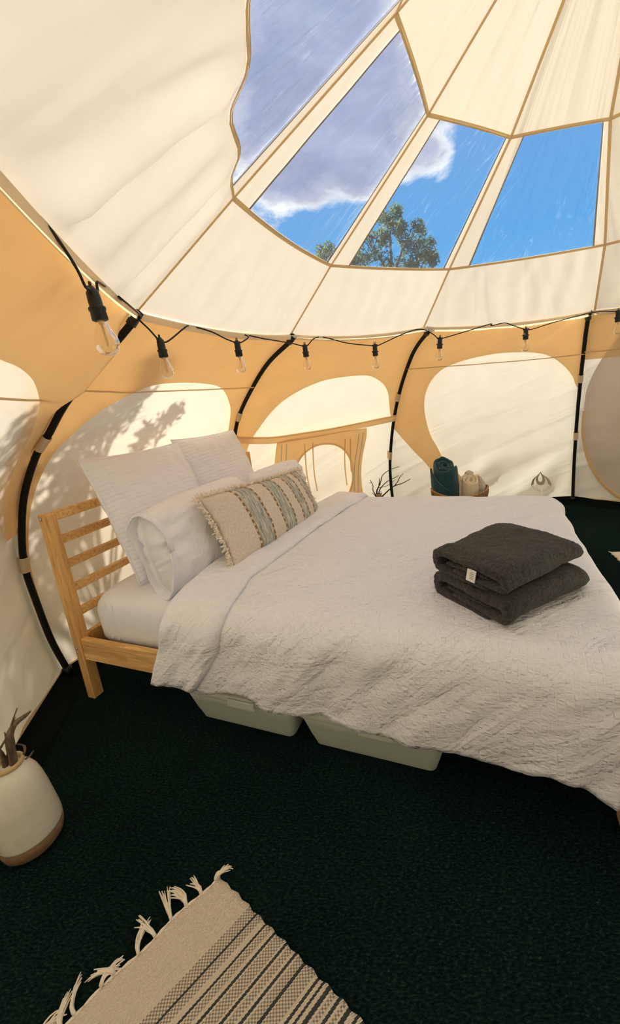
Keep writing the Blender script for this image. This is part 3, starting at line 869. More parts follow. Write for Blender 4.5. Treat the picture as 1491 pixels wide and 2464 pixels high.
tg_ = mesh('toggle', *tube([roofp(9, 'w', .36, .012, -.010), roofp(9, 'w', .352, .028, -.022)], [.002, .007], 6)[:2], M['black'], ceiling)

# ------------------------------------------------------------------ tent poles
POLE_LABEL = {0: 'black curved tent pole nearest the headboard, at the left', 1: 'black curved tent pole behind the two square ribbed pillows', 2: 'black curved tent pole behind the small branch vase', 3: 'black curved tent pole on the right, beside the oval mesh door'}
TIES = {0: (.358, .682), 1: (.414,), 2: (.381, .692), 3: (.326, .640)}
for k in range(N_):
    if k not in (0, 1, 2, 3, 9, 4): continue
    def pp(v, off=.03):
        x, y, z = pole(k, v); a = math.radians(PANG[k])
        dv = [pole(k, min(1, v+.01))[i]-pole(k, max(0, v-.01))[i] for i in range(3)]
        tr_, tz = dv[0]*math.cos(a)+dv[1]*math.sin(a), dv[2]; l = math.hypot(tr_, tz)
        nr, nz = tz/l, -tr_/l                                          # inward normal in the radial plane
        if nr > 0: nr, nz = -nr, -nz
        return V((x+math.cos(a)*nr*off, y+math.sin(a)*nr*off, z+nz*off))
    base = pp(1.)
    lab = POLE_LABEL.get(k, 'black curved tent pole along the near part of the left wall' if k == 9 else 'black curved tent pole on the far side of the oval mesh door')
    tp = thing('tent_pole', lab, 'pole', tuple(base), group='tent wall poles')
    off = V(base)
    mesh('pole', *tube([pp(i/40)-off for i in range(0, 41)], .0145, 10)[:2], M['polesleeve'], tp)
    mesh('pole_cap', *tube([pp(0)-off+V((0, 0, .004)), pp(.0)-off+V((.012*math.cos(math.radians(PANG[k]+180)), .012*math.sin(math.radians(PANG[k]+180)), .02)), pp(.02)-off], [.019, .021, .020], 10)[:2], M['black'], tp)
    mesh('pole_foot', *tube([pp(.972)-off, pp(.992)-off], .022, 10)[:2], M['black'], tp)
    for tv in TIES.get(k, (.35, .67)):
        mb = MB()
        mb.add(*tube([pp(tv-.02+.04*i/4)-off for i in range(5)], .019, 10, False))
        a = math.radians(PANG[k]); tn = V((-math.sin(a), math.cos(a), 0))
        q = []
        for i in range(3):
            for sg in (-.022, .022): q.append(pp(tv-.02+.04*i/2, .004)-off+tn*sg)
        for i in range(3): q.append(pp(tv-.02+.04*i/2, .03)-off)
        mb.add(q, [(0, 1, 3, 2), (2, 3, 5, 4)]); 
        mb.build('tie_loop', M['hem'], tp)
# ------------------------------------------------------------------ bed (local axes: x along the bed from the headboard, y across, z up)
BED = Matrix.Translation((-1.2251, 1.5811, 0)) @ Matrix.Rotation(-.3801, 4, 'Z')
def bedthing(name, label, cat, loc, group=None, rot=None):
    m = BED @ Matrix.Translation(loc)
    if rot is not None: m = m @ rot
    return thing(name, label, cat, group=group, matrix=m)
LB, WB = 2.116, 1.568
bed = bedthing('bed', 'pine bed frame with a slatted headboard, standing on the dark carpet', 'bed', (0, 0, ZF))
zf = -ZF
for i, y0 in enumerate((0, WB-.05)):
    po = boxo('headboard_post', (0, .045, y0, y0+.05, 0, .885+zf), M['woodv'], bed, .004)
    ys = y0-.002 if i == 0 else y0+.052
    for z in (.868, .262):
        v, f, uv = lathe([(0, 0), (.006, 0), (.0075, .002), (.0075, .004)], 10)
        sg = -1 if i == 0 else 1
        mesh('bolt', [(.016+x, (y0 if i == 0 else y0+.05)+sg*(.004-zz), z+zf+y) for x, y, zz in v], f, M['bolt'], po)
for z0, z1 in ((.848, .888), (.742, .777), (.630, .664), (.517, .552), (.402, .437), (.203, .31)):
    boxo('headboard_slat', (.010, .036, .05, WB-.05, z0+zf, z1+zf), M['wood'], bed, .003)
for y0 in (.006, WB-.034):
    boxo('side_rail', (.045, LB-.05, y0, y0+.028, .203+zf, .309+zf), M['wood'], bed, .004)
    boxo('leg', (LB-.055, LB, y0-.004, y0+.05, 0, .31+zf), M['woodv'], bed, .005)
boxo('foot_rail', (LB-.045, LB-.017, .055, WB-.055, .203+zf, .309+zf), M['wood'], bed, .004)
for y0 in (.034, WB-.054): boxo('slat_ledge', (.05, LB-.06, y0, y0+.02, .215+zf, .24+zf), M['slat'], bed, .002)
for i in range(14):
    x0 = .075+i*.143
    boxo('bed_slat', (x0, x0+.07, .036, WB-.036, .241+zf, .257+zf), M['slat'], bed, .002)

# mattress in a fitted sheet
mlev = []
for z, ins in ((.258, .035), (.272, .012), (.30, 0), (.42, -.004), (.455, .004), (.48, .018), (.497, .042), (.506, .08), (.509, .14)):
    mlev.append((z, 1.985-2*ins, 1.46-2*ins, max(.07, .085-ins*.2)))
v, f, uv = loft(mlev, 10)
mat_o = bedthing('mattress', 'thick white mattress in a white fitted sheet on the pine bed', 'mattress', (1.075, .785, 0))
v = [(x+.006*fbm(x*4, y*4, z*9)*(1 if z < .5 else .3), y+.007*fbm(x*5+4, y*3, z*7)*(1 if z < .5 else .3), z) for x, y, z in v]
mo = mesh('fitted_sheet', v, f, M['sheet'], mat_o, uv); fixn(mo)
# puckered seam down the corner of the sheet
for sx in (-.885, -.845):
    pts = [(sx+.0015*math.sin(z*90), -.732+.002*fbm(z*30, sx), z) for z in [.30+.165*i/22 for i in range(23)]]
    mesh('corner_seam', *tube(pts, [.0035+.002*fbm(i*.9, 1) for i in range(23)], 6)[:2], M['sheet'], mat_o)

# duvet: cloth laid over the mattress, hanging at the near side and the foot
ZT = .528
HEM = [(0.45, 0.213), (0.5, 0.22), (0.69, 0.23), (0.86, 0.229), (1.0, 0.215), (1.15, 0.207), (1.58, 0.191), (1.83, 0.186), (1.87, 0.196), (1.95, 0.168), (2.04, 0.128), (2.15, 0.098), (2.4, 0.088)]
S1, T0, T1 = 2.115, -.032, 1.545     # foot edge, near edge, far edge of the supported area
RR = .075
def edge(e):
    """e: cloth distance past the edge -> (outward shift, drop)"""
    a = e+RR
    if a <= 0: return e, 0.
    L = RR*PI/2
    if a < L: th = a/RR; return -RR+RR*math.sin(th), RR*(1-math.cos(th))
    return 0., RR+(a-L)
def duvp(s, t, off=0.):
    """cloth point s (along), t (across) of the duvet"""
    es, en, ef = s-S1, T0-t, t-T1
    x, y, drop = s, t, 0.
    xo, d1 = edge(es); yo, d2 = edge(en); yf, d3 = edge(ef)
    x = S1+xo if es > -RR else s
    if en > -RR: y = T0-yo
    elif ef > -RR: y = T1+yf
    dn = max(d2, d3)
    drop = .92*(d1**4+dn**4)**.25 if d1 > 0 and dn > 0 else max(d1, dn)
    # where both hang, the corner swings out
    c_ = min(d1, dn)
    if c_ > 0:
        x += .25*c_; y += -.25*c_ if d2 > d3 else .25*c_
    z = ZT-drop
    top = 1-smooth01(drop/.1)
    puff = .010*fbm(s*2.1, t*2.1, 3, 3)+.004*fbm(s*7, t*7, 8, 2)
    z += (puff+.012*math.sin(PI*min(max((t-T0)/(T1-T0), 0), 1)))*top
    h = 1-top
    if h > 0:
        fo = .010*fbm((s+drop*.8)*14, (drop-s)*2.5, 31, 2)+.020*fbm(s*5+drop*2.0, drop*2.2, 11, 3)+.010*math.sin(s*23+drop*9+2*fbm(s*3, 1, 4))*smooth01((drop-.12)*5)
        if d2 >= d1: y -= fo*h*.8-.004*h
        elif d3 > d1: y += fo*h
        else: x += (.02*fbm(t*6, drop*2, 7)+.012*math.sin(t*17+drop*5))*h+.02*smooth01(drop*2)
    if off:
        # outward normal, blended from up to sideways around the edge
        th = min(max((max(en, ef, es)+RR)/(RR*PI/2), 0), 1)*PI/2
        z += off*math.cos(th); q = off*math.sin(th)
        if th > 0:
            if en >= es and en >= ef: y -= q
            elif ef >= es: y += q
            else: x += q
    return V((x, y, z))
def tlen(zz): return (ZT-zz)-RR+RR*PI/2-RR+ (0)   # cloth past the edge for a hem at height zz
L0T = [(-.33, .512), (-.22, .560), (-.12, .612), (0., .645), (.1, .63), (.37, .612), (.9, .685), (1.33, .755), (1.6, .79), (1.9, .80)]
FLT = [(-.31, .70), (-.27, .735), (-.2, .79), (-.12, .845), (0., .878), (.1, .862), (.22, .834), (.63, .868), (1.17, .925), (1.35, .962), (1.6, .985), (1.9, .99)]
def tmin(s): return T0-tlen(interp(HEM, s))-.006*math.sin(s*19)-.004*fbm(s*14, 2)
def L0(t): return interp(L0T, t)
def duv_main(a, b):
    send = S1+tlen(.13)
    t = tmin(.5+a*(send-.5))+(T1+.20-tmin(.5+a*(send-.5)))*(b**1.0)
    s0 = L0(t)
    s = s0+(send-s0)*a
    t = tmin(s)+(T1+.20-tmin(s))*b
    p = duvp(s, t)
    return (p.x, p.y, p.z), (s, t)
du_o = bedthing('duvet', 'white crinkled seersucker duvet spread over the bed, top edge folded back', 'duvet', (0, 0, 0))
NU, NV = 150, 130
vs, uvs, fs = [], [], []
for j in range(NV+1):
    b = (j/NV)
    for i in range(NU+1):
        p, q = duv_main(i/NU, b); vs.append(p); uvs.append(q)
for j in range(NV):
    for i in range(NU):
        a = j*(NU+1)+i; fs.append((a, a+1, a+NU+2, a+NU+1))
do = mesh('duvet_cover', vs, fs, M['seer'], du_o, uvs); fixn(do)
sm = do.modifiers.new('thick', 'SOLIDIFY'); sm.thickness = .016; sm.offset = 1. 
# turned-back flap with a soft rolled edge
vs, uvs, fs = [], [], []
NA, NB = 34, 120
T0F = tmin(.6)+.004
for j in range(NB+1):
    b = j/NB
    t = T0F+(T1+.16-T0F)*b
    l0, l1 = L0(t), interp(FLT, t)
    # rounded lower corner of the flap
    for i in range(NA+1):
        a = i/NA
        if a < .22:                                                   # rolled edge at the head end
            th = PI*(a/.22); s = l0-.022*math.sin(th)+.0; off = .019-.019*math.cos(th)
        else:
            q = (a-.22)/.78; s = l0+(l1-l0)*q
            off = .038-.010*smooth01((q-.8)*5)-.016*smooth01((q-.93)*14)
        off += .007*fbm(s*7, t*5, 21, 3)
        tt = t
        p = duvp(s, tt, max(off, .001)+.008)
        vs.append(tuple(p)); uvs.append((s*1.0+.4, t))
for j in range(NB):
    for i in range(NA):
        a = j*(NA+1)+i; fs.append((a, a+1, a+NA+2, a+NA+1))
fo_ = mesh('turned_back_flap', vs, fs, M['seer2'], du_o, uvs); fixn(fo_)
sm = fo_.modifiers.new('thick', 'SOLIDIFY'); sm.thickness = .008; sm.offset = -1.

# ---- pillows ----
def frame(o, ex, ey):
    ex = V(ex).normalized(); ey = V(ey); ey = (ey-ex*ey.dot(ex)).normalized(); ez = ex.cross(ey)
    m = Matrix((ex, ey, ez)).transposed().to_4x4(); m.translation = V(o); return m
def pillow_geo(w, h, th, pinch=.05, power=2.4, nz=.006, n=40, seed=0, flange=0., rnd=0., pe=.55):
    """closed cushion: x right, y up, z thickness"""
    v, uv, f = [], [], []
    for side in (1, -1):
        for j in range(n+1):
            for i in range(n+1):
                a, b = i/n*2-1, j/n*2-1
                ex, ey = abs(a), abs(b)
                prof = max(0, (1-ex**power))**pe*max(0, (1-ey**power))**pe
                x = a*w/2*(1-pinch*(1-ex**2)*0-pinch*(b*b)*0)*(1-pinch*(1-b*b)*ex**3)
                y = b*h/2*(1-pinch*(1-a*a)*ey**3)
                z = side*(th/2*prof+flange)
                cr_ = 1-rnd*(ex*ey)**2.5; x *= cr_; y *= cr_
                q = nz*fbm(a*2.2+seed, b*2.2, side*3+seed, 3)*(prof**.5)
                crease = nz*1.2*fbm(a*5+seed, b*5+seed, 2, 2)*(1-prof)*prof*3
                v.append((x+.004*fbm(b*3, seed, a), y+.004*fbm(a*3, seed+4, b), z+q+crease)); uv.append((x, y+(0 if side > 0 else .013)))
    m = (n+1)*(n+1)
    for side in (0, 1):
        for j in range(n):
            for i in range(n):
                a = side*m+j*(n+1)+i; q = (a, a+1, a+n+2, a+n+1); f.append(q if side == 0 else q[::-1])
    rim = [i for i in range(n+1)]+[j*(n+1)+n for j in range(1, n+1)]+[n*(n+1)+i for i in range(n-1, -1, -1)]+[j*(n+1) for j in range(n-1, 0, -1)]
    for a, b in zip(rim, rim[1:]+rim[:1]): f.append((a, a+m, b+m, b)[::-1])
    return v, f, uv
def cushion(name, label, center, ex, ey, geo, m, part, group=None):
    o = thing(name, label, 'pillow', group=group, matrix=BED @ frame(center, ex, ey))
    c = mesh(part, *geo[:2], m, o, geo[2]); fixn(c)
    return o
lean = V((-.21, 0, .56)).normalized()
s1 = cushion('pillow', 'square white ribbed pillow leaning on the headboard, nearest the left post', (.205, .455, .795), (0, 1, -.02), lean, pillow_geo(.60, .60, .17, .045, 2.6, .010, 44, 1, .004), M['rib'], 'pillow_cover', 'pillows on the bed')
s2 = cushion('pillow', 'square white ribbed pillow leaning on the headboard, partly behind its twin', (.180, 1.040, .800), (0, 1, -.02), lean, pillow_geo(.60, .60, .16, .045, 2.6, .010, 44, 5, .004), M['rib'], 'pillow_cover', 'pillows on the bed')
for s_, sg in ((s1, 1), (s2, 1)):                                      # knife-edge piping along the rim
    pts = []
    for i in range(49):
        a = i/48
        q = a*4; e_ = int(q) % 4; r_ = q-int(q)
        c_ = [(-1+2*r_, -1), (1, -1+2*r_), (1-2*r_, 1), (-1, 1-2*r_)][e_]
        aa, bb = c_
        pts.append((aa*.30*(1-.045*(1-bb*bb)*abs(aa)**3), bb*.30*(1-.045*(1-aa*aa)*abs(bb)**3), 0))
    mesh('piping', *tube(pts, .0055, 6)[:2], M['pillow'], s_)
# white sleeping pillow with its open end toward the left
p1g = pillow_geo(.72, .42, .25, .02, 3.2, .018, 44, 9, 0, .10, .46)
p1o = cushion('pillow', 'plump white pillow with its open case end, in front of the left ribbed pillow', (.452, .468, .672), (0, 1, .0), V((-.20, 0, .98)), p1g, M['pillow'], 'pillow_cover', 'pillows on the bed')
# open hem of the pillowcase: a flared double-walled sleeve at the near end
v, f, uv = [], [], []
n = 48
for j in range(9):
    q = j/8
    for i in range(n+1):
        a = 2*PI*i/n
        ca, sa = math.cos(a), math.sin(a)
        ry, rz = .172+.012*q, .070+.014*q
        y = ry*math.copysign(abs(sa)**.7, sa); z = rz*math.copysign(abs(ca)**.8, ca)
        wv = .010*math.sin(a*5+1)*q+.012*fbm(ca*2, sa*2, q*2+3)*q
        v.append((-.27-.085*q+.016*q*math.sin(a*2+.8)+.012*fbm(ca*1.5, sa*1.5, 9)*q, y*(1+wv*2), z*(1+wv*5))); uv.append((a*.1, q*.1))
for j in range(8):
    for i in range(n): a = j*(n+1)+i; f.append((a, a+1, a+n+2, a+n+1))
sl = mesh('case_opening', v, f, M['pillow'], p1o, uv); sm = sl.modifiers.new('thick', 'SOLIDIFY'); sm.thickness = .005
# a crumpled tongue of cloth inside the opening
g = grid(14, 10, lambda a, b: (-.30-.03*b+.015*math.sin(a*9), -.15+.30*a, -.03+.05*math.sin(a*PI)*(1-b)+.02*fbm(a*4, b*4, 2)+.03*b))
sl2 = mesh('case_fold', *g[:2], M['pillow'], p1o, g[2]); sm = sl2.modifiers.new('thick', 'SOLIDIFY'); sm.thickness = .004
p2o = cushion('pillow', 'plain white pillow mostly hidden behind the striped cushion', (.465, 1.21, .668), (0, 1, -.03), V((-.22, 0, .97)), pillow_geo(.66, .36, .22, .03, 2.8, .016, 36, 14, 0, .10, .48), M['pillow'], 'pillow_cover', 'pillows on the bed')
# striped lumbar cushion
LW, LH = .90, .345
lg = pillow_geo(LW, LH, .15, .05, 2.7, .006, 48, 20)
lgu = [((x+LW/2)/LW, (y+LH/2)) for x, y in lg[2]]
lum_m = BED @ frame((.672, .735, .682), (0.055, .93, -.068), V((-.145, 0, .29)))
lum = thing('cushion', 'long lumbar cushion striped cream and grey green with a cotton fringe', 'cushion', matrix=lum_m)
lo2 = mesh('cushion_cover', lg[0], lg[1], M['lumbar'], lum, lgu); fixn(lo2)
mb = MB(); random.seed(3)
def rimpt(a):
    q = a*4; e_ = int(q) % 4; r_ = q-int(q)
    aa, bb = [(-1+2*r_, -1), (1, -1+2*r_), (1-2*r_, 1), (-1, 1-2*r_)][e_]
    nx, ny = [(0, -1), (1, 0), (0, 1), (-1, 0)][e_]
    return V((aa*LW/2*(1-.05*(1-bb*bb)*abs(aa)**3), bb*LH/2*(1-.05*(1-aa*aa)*abs(bb)**3), 0)), V((nx, ny, 0))
for e_, cnt in ((0, 200), (1, 110), (2, 260), (3, 120)):
    for i in range(cnt):
        p, nn = rimpt((e_+(i+random.random())/cnt)/4.0001)
        d = (nn+V((random.uniform(-.6, .6), random.uniform(-.6, .6), random.uniform(-.5, .9)))).normalized()
        q = p+d*random.uniform(.012, .027)+V((0, 0, random.uniform(-.006, .006)))
        mid = (p+q)/2+V((random.uniform(-.004, .004), random.uniform(-.004, .004), random.uniform(-.003, .006)))
        mb.add(*tube([p-nn*.004, mid, q], [.0036, .0046, .0030], 4))
fr = mb.build('fringe', M['fringe'], lum); fr['kind'] = 'stuff'

# ---- two folded charcoal throws ----
def throw(name, label, cx, cy, z0, rot, L, Wd, H, seed, lab):
    """folded blanket: cross-section is a thick strip folded over, pushed along the depth"""
    o = bedthing(name, label, 'blanket', (cx, cy, z0), 'folded blankets on the bed', rot=Matrix.Rotation(rot, 4, 'Z'))
    # local x = long axis, y = folded width, cross-section in y-z
    def band(pts, th):
        """outline of a thick strip with centre line pts (2D)"""
        P = [V((a, b, 0)) for a, b in pts]; P = spline(P, 5)
        up, dn = [], []
        for i, p in enumerate(P):
            tg = (P[min(i+1, len(P)-1)]-P[max(i-1, 0)]).normalized(); nn = V((-tg.y, tg.x, 0))
            e = min(i, len(P)-1-i)/3; w = th/2*min(1, .45+e*.3)
            up.append(p+nn*w); dn.append(p-nn*w)
        return up+dn[::-1]
    h = H; t_ = h*.30; w = Wd/2
    outer = band([(-w+.06, t_*.5+.002), (w-.03, t_*.5), (w-.004, h*.28), (w, h*.5), (w-.006, h*.74), (w-.04, h-t_*.5), (0, h-t_*.5), (-w+.04, h-t_*.5), (-w+.008, h*.78), (-w, h*.56), (-w+.012, h*.40), (-w+.05, h*.36), (w-.075, h*.36)], t_*.98)
    inner = band([(-w+.055, h*.58), (0, h*.56), (w-.06, h*.53), (w-.05, h*.50)], h*.14)
    ns = 44
    def ext(name_, sec, x0, x1):
        m = len(sec); v, f, uv = [], [], []
        for i in range(ns+1):
            a = i/ns; x = x0+(x1-x0)*a
            for k_, p in enumerate(sec):
                hh = p.y/h
                q = .010*fbm(x*6+seed, p.x*6, hh*2, 3)
                endr = 1-.0*abs(a*2-1)
                rx = x+.006*fbm(p.x*9+seed, p.y*20, 3)*(1 if a in (0, 1) else .3)
                bulge = 1.+.05*math.sin(PI*a)
                rd = math.sqrt(max(0, 1-.75*(max(0, a-.86)/.14)**2)); ro_ = 1-.22*(1-rd)
                v.append((rx, p.x*ro_+.010*fbm(x*5, seed+7, hh)*1., h*.42*(1-rd)+rd*max(p.y*bulge+q*hh*1.3-.012*hh*smooth01((abs(a*2-1)-.7)*3.3), 0.001)))
                uv.append((x, k_*.01))
        for i in range(ns):
            for k_ in range(m):
                a, b = i*m+k_, i*m+(k_+1) % m
                f.append((a, b, b+m, a+m))
        bm_ = bmesh.new(); vv = [bm_.verts.new(q) for q in v]
        for q in f:
            try: bm_.faces.new([vv[i] for i in q])
            except ValueError: pass
        for s_ in (0, ns):
            ring = [vv[s_*m+i] for i in range(m)]
            hm = m//2
            for i in range(hm-1):
                try: bm_.faces.new((ring[i], ring[i+1], ring[m-2-i], ring[m-1-i]))
                except ValueError: pass
        bmesh.ops.recalc_face_normals(bm_, faces=bm_.faces)
        me = bpy.data.meshes.new(name_); bm_.to_mesh(me); bm_.free()
        me.polygons.foreach_set('use_smooth', [True]*len(me.polygons)); me.materials.append(M['fur'])
        ob = link(bpy.data.objects.new(name_, me), o)
        ss = ob.modifiers.new('sub', 'SUBSURF'); ss.levels = 1; ss.render_levels = 1
        tx = bpy.data.textures.new('fur_clumps', 'CLOUDS'); tx.noise_scale = .012; tx.noise_depth = 2
        dm = ob.modifiers.new('clumps', 'DISPLACE'); dm.texture = tx; dm.strength = .005; dm.mid_level = .5; dm.texture_coords = 'LOCAL'
        return ob
    ext('outer_fold', outer, -L/2, L/2); ext('inner_fold', inner, -L/2+.006, L/2-.006)
    if lab:
        mb = box(-.004, .0, -.016, .016, -.022, .014, .0005)
        tgm = Matrix.Translation((-L/2-.006, -.028, h*.52)) @ Matrix.Rotation(.25, 4, 'Y')
        tg_ = mesh('care_tag', [tgm @ V(q) for q in mb[0]], mb[1], M['tag'], o, None, False); fixn(tg_)
        for i in range(5):
            b2 = box(-.0046, -.0042, -.011, .002+.002*(i % 3), .006-i*.005, .0075-i*.005, .0001)
            mesh('tag_print', [tgm @ V(q) for q in b2[0]], b2[1], M['tagprint'], tg_, None, False)
    return o
TR = math.radians(48)
throw('folded_blanket', 'folded charcoal fleece blanket lying directly on the duvet, under another', 1.800, .300, ZT+.014, TR, .395, .285, .102, 3, False)
throw('folded_blanket', 'folded charcoal fleece blanket on top of its pair, white care tag showing', 1.792, .302, ZT+.106, TR+.03, .385, .27, .092, 8, True)

# ---- storage bins under the bed ----
def bin_(label, l0, l1, w0, lid_seen):
    L = l1-l0; D = .36
    o = bedthing('storage_bin', label, 'bin', ((l0+l1)/2, w0+D/2, ZF), 'storage bins under the bed')
    H = .160
    lv = [(0, L-.012, D-.012, .022), (.004, L-.004, D-.004, .026), (.012, L, D, .028)]+[(z, L+.07*z/H, D+.07*z/H, .03) for z in (.06, .11, H)]
    b = mesh('bin_body', *loft(lv, 5)[:2], M['bin'], o, loft(lv, 5)[2]); fixn(b)
    lw, ld = L+.07, D+.07
    lv = [(H-.010, lw+.010, ld+.010, .034), (H-.008, lw+.014, ld+.014, .036), (H+.008, lw+.014, ld+.014, .036), (H+.016, lw+.004, ld+.004, .034), (H+.016, lw-.03, ld-.03, .03), (H+.011, lw-.05, ld-.05, .028)]
    c = mesh('bin_lid', *loft(lv, 5)[:2], M['binlid'], o, loft(lv, 5)[2]); fixn(c)
    for sx in (-1, 1):
        boxo('lid_clip', (-.045+sx*.0+ .02, .075+.02, -ld/2-.016, -ld/2-.004, H-.022, H+.010), M['binlid'], o, .003) if sx == -1 else None
bin_('pale green grey plastic storage bin under the bed, nearer the headboard', .613, 1.041, .045, True)
bin_('pale green grey plastic storage bin under the bed, nearer the foot', 1.124, 1.566, .045, False)
# ------------------------------------------------------------------ string of festoon bulbs along the eave
BUL = [(-.523, 1.032, 1.543), (-.635, 1.705, 1.530), (-.405, 2.117, 1.550), (-.080, 2.613, 1.560), (.380, 2.755, 1.534), (.854, 2.877, 1.548), (1.472, 2.908, 1.552), (2.073, 2.839, 1.599)]
sl_o = thing('string_lights', 'black festoon cable with clear pear bulbs strung along the tent eave', 'string lights', BUL[3])
org = V(BUL[3])
def eav(k, u, dz=-.03, inw=.04):
    x, y, z = roofp(k, 'a', u, 0.); dx, dy = TC[0]-x, TC[1]-y; l = math.hypot(dx, dy)
    return V((x+dx/l*inw, y+dy/l*inw, z+dz))
B = [V(b) for b in BUL]
def sock(i, s=1):
    # the two cable ends leave the socket at its top, a little to each side
    return B[i]+V((0, 0, .002))
P0 = V(EAVE[0])+V((.035, -.005, -.02))
runs = [
 [(-.47, .78, 1.612), (-.474, .825, 1.605), (-.487, .884, 1.591), (-.498, .941, 1.564), (-.507, .975, 1.540), (-.519, 1.015, 1.545)],
 [(-.521, 1.046, 1.547), (-.527, 1.068, 1.556), (-.530, 1.082, 1.579), eav(9, .66, -.004, .012), eav(9, .78, -.004, .012), (-.567, 1.265, 1.590), eav(9, .95, -.022, .03), (-.672, 1.63, 1.602), (-.655, 1.665, 1.570), (-.640, 1.692, 1.537)],
 [(-.628, 1.712, 1.527), (-.618, 1.725, 1.526), (-.6, 1.756, 1.545), (-.563, 1.823, 1.592), eav(0, .24, -.006, .012), (-.487, 1.96, 1.589), (-.446, 2.033, 1.565), (-.412, 2.104, 1.551)],
 [(-.396, 2.128, 1.550), (-.384, 2.145, 1.556), (-.355, 2.196, 1.584), eav(0, .58, -.006, .012), (-.291, 2.312, 1.585), (-.16, 2.55, 1.578), (-.095, 2.606, 1.561)],
 [(-.066, 2.615, 1.561), (-.055, 2.615, 1.568), (-.02, 2.626, 1.600), eav(1, .2, -.006, .012), (.088, 2.66, 1.594), (.202, 2.695, 1.559), (.364, 2.75, 1.535)],
 [(.396, 2.757, 1.534), (.411, 2.76, 1.536), (.613, 2.822, 1.605), (.718, 2.855, 1.620), (.79, 2.868, 1.592), (.838, 2.876, 1.552)],
 [(.872, 2.877, 1.548), (.894, 2.874, 1.552), (1.052, 2.882, 1.581), (1.216, 2.89, 1.612), eav(2, .385, -.006, .012), (1.311, 2.895, 1.610), (1.365, 2.897, 1.592), (1.456, 2.907, 1.556)],
 [(1.490, 2.909, 1.552), (1.515, 2.905, 1.550), (1.681, 2.913, 1.583), (1.907, 2.924, 1.618), (1.985, 2.92, 1.622), (2.016, 2.891, 1.618), (2.062, 2.848, 1.602)],
 [(2.086, 2.832, 1.600), eav(3, .2, -.03), eav(3, .32, -.03)],
]
mb = MB()
for rn in runs:
    mb.add(*tube([p-org for p in spline(rn, 3)], .0034, 6))
mb.build('cable', M['cable'], sl_o)
SOCKP = [(0, .014), (.006, .013), (.010, .006), (.0145, -.002), (.0155, -.022), (.0155, -.034), (.0195, -.036), (.0195, -.042), (.0175, -.044), (.0185, -.064), (.015, -.066)]
BULP = [(.0125, -.064), (.0135, -.074), (.020, -.092), (.0262, -.108), (.0285, -.121), (.027, -.133), (.021, -.143), (.011, -.1485), (0, -.150)]
tilts = [(.10, -.04), (.05, -.03), (.02, .04), (.03, 0), (0, .02), (-.08, 0), (-.03, .02), (0, 0)]
sv = None
for i, b in enumerate(B):
    Rm = Matrix.Rotation(tilts[i][0]*-1, 4, V((0, 1, 0))) @ Matrix.Rotation(tilts[i][1], 4, 'X')
    v, f, uv = lathe(SOCKP, 18)
    if sv is None:
        mbk = MB(); mbk.add(v, f); mbk.add(*box(-.024, .024, -.004, .004, -.040, -.034, .001)); mbk.add(*tube([(-.006, 0, .008), (-.004, 0, .022), (.004, 0, .024), (.006, 0, .010)], .0022, 6)); mbk.add(*tube([(-.020, 0, .004), (0, 0, -.004), (.020, 0, .004)], .006, 8))
        so_ = mbk.build('lamp_socket', M['black'], sl_o); bo = mesh('bulb', *lathe(BULP, 24)[:2], M['glass'], so_)
        mf = MB()
        for q in range(2):
            a = q*PI; mf.add(*tube([(.004*math.cos(a), .004*math.sin(a), -.066), (.006*math.cos(a), .006*math.sin(a), -.118), (0, 0, -.126)], .0013, 5))
        mf.add(*lathe([(.008, -.064), (.0075, -.070), (.003, -.078), (.0025, -.084)], 10)); fo = mf.build('filament', M['filament'], so_)
        sv = (so_, bo, fo)
    else:
        so_ = sv[0].copy(); COL.objects.link(so_); so_.parent = sl_o
        for c_ in sv[1:]:
            d_ = c_.copy(); COL.objects.link(d_); d_.parent = so_
    ang = math.atan2((B[min(i+1, 7)]-B[max(i-1, 0)]).y, (B[min(i+1, 7)]-B[max(i-1, 0)]).x)
    so_.matrix_local = Matrix.Translation(b-org) @ Rm @ Matrix.Rotation(ang, 4, 'Z')

# ------------------------------------------------------------------ large vase with driftwood twigs
VX, VY = -1.030, .966
vs_o = thing('vase', 'tall cream glazed vase with a bare clay base on the carpet at lower left', 'vase', (VX, VY, ZF))
prof = [(.060, 0), (.071, .004), (.079, .014), (.0825, .030), (.083, .052)]
mesh('clay_base', *lathe(prof, 40)[:2], M['clay'], vs_o)
prof = [(.0833, .052), (.0838, .058), (.082, .085), (.078, .125), (.073, .17), (.067, .21), (.060, .24), (.050, .262), (.041, .274), (.036, .280), (.033, .286)]
mesh('glazed_body', *lathe(prof, 40)[:2], M['glaze'], vs_o)
prof = [(.033, .282), (.037, .285), (.0385, .291), (.037, .297), (.033, .299), (.029, .296), (.027, .280), (.03, .262), (.05, .22), (0, .21)]
mesh('vase_rim', *lathe(prof, 32)[:2], M['rim'], vs_o)
def branch(mb, p, d, ln, r, depth, seed, n=7):
    pts, rs = [V(p)], [r]
    d = V(d).normalized(); rnd = random.Random(seed)
    kids = []
    for i in range(n):
        d = (d+V((rnd.uniform(-1, 1), rnd.uniform(-1, 1), rnd.uniform(-.7, .9)))*.22).normalized()
        pts.append(pts[-1]+d*ln/n); rs.append(r*(1-.75*(i+1)/n))
        if depth > 0 and i >= 1 and rnd.random() < .5:
            kids.append((pts[-1], (d+V((rnd.uniform(-1, 1), rnd.uniform(-1, 1), rnd.uniform(-.3, 1)))*.8), ln*.45, rs[-1]*.7, depth-1, rnd.randint(0, 9999)))
    mb.add(*tube(spline(pts, 2), [rs[min(i//2, len(rs)-1)] for i in range(len(pts)*2-1)], 6))
    for k_ in kids: branch(mb, *k_, n=5)
tw = thing('driftwood_twigs', 'gnarled grey brown twigs standing in the cream vase', 'twigs', (VX, VY, ZF+.22))
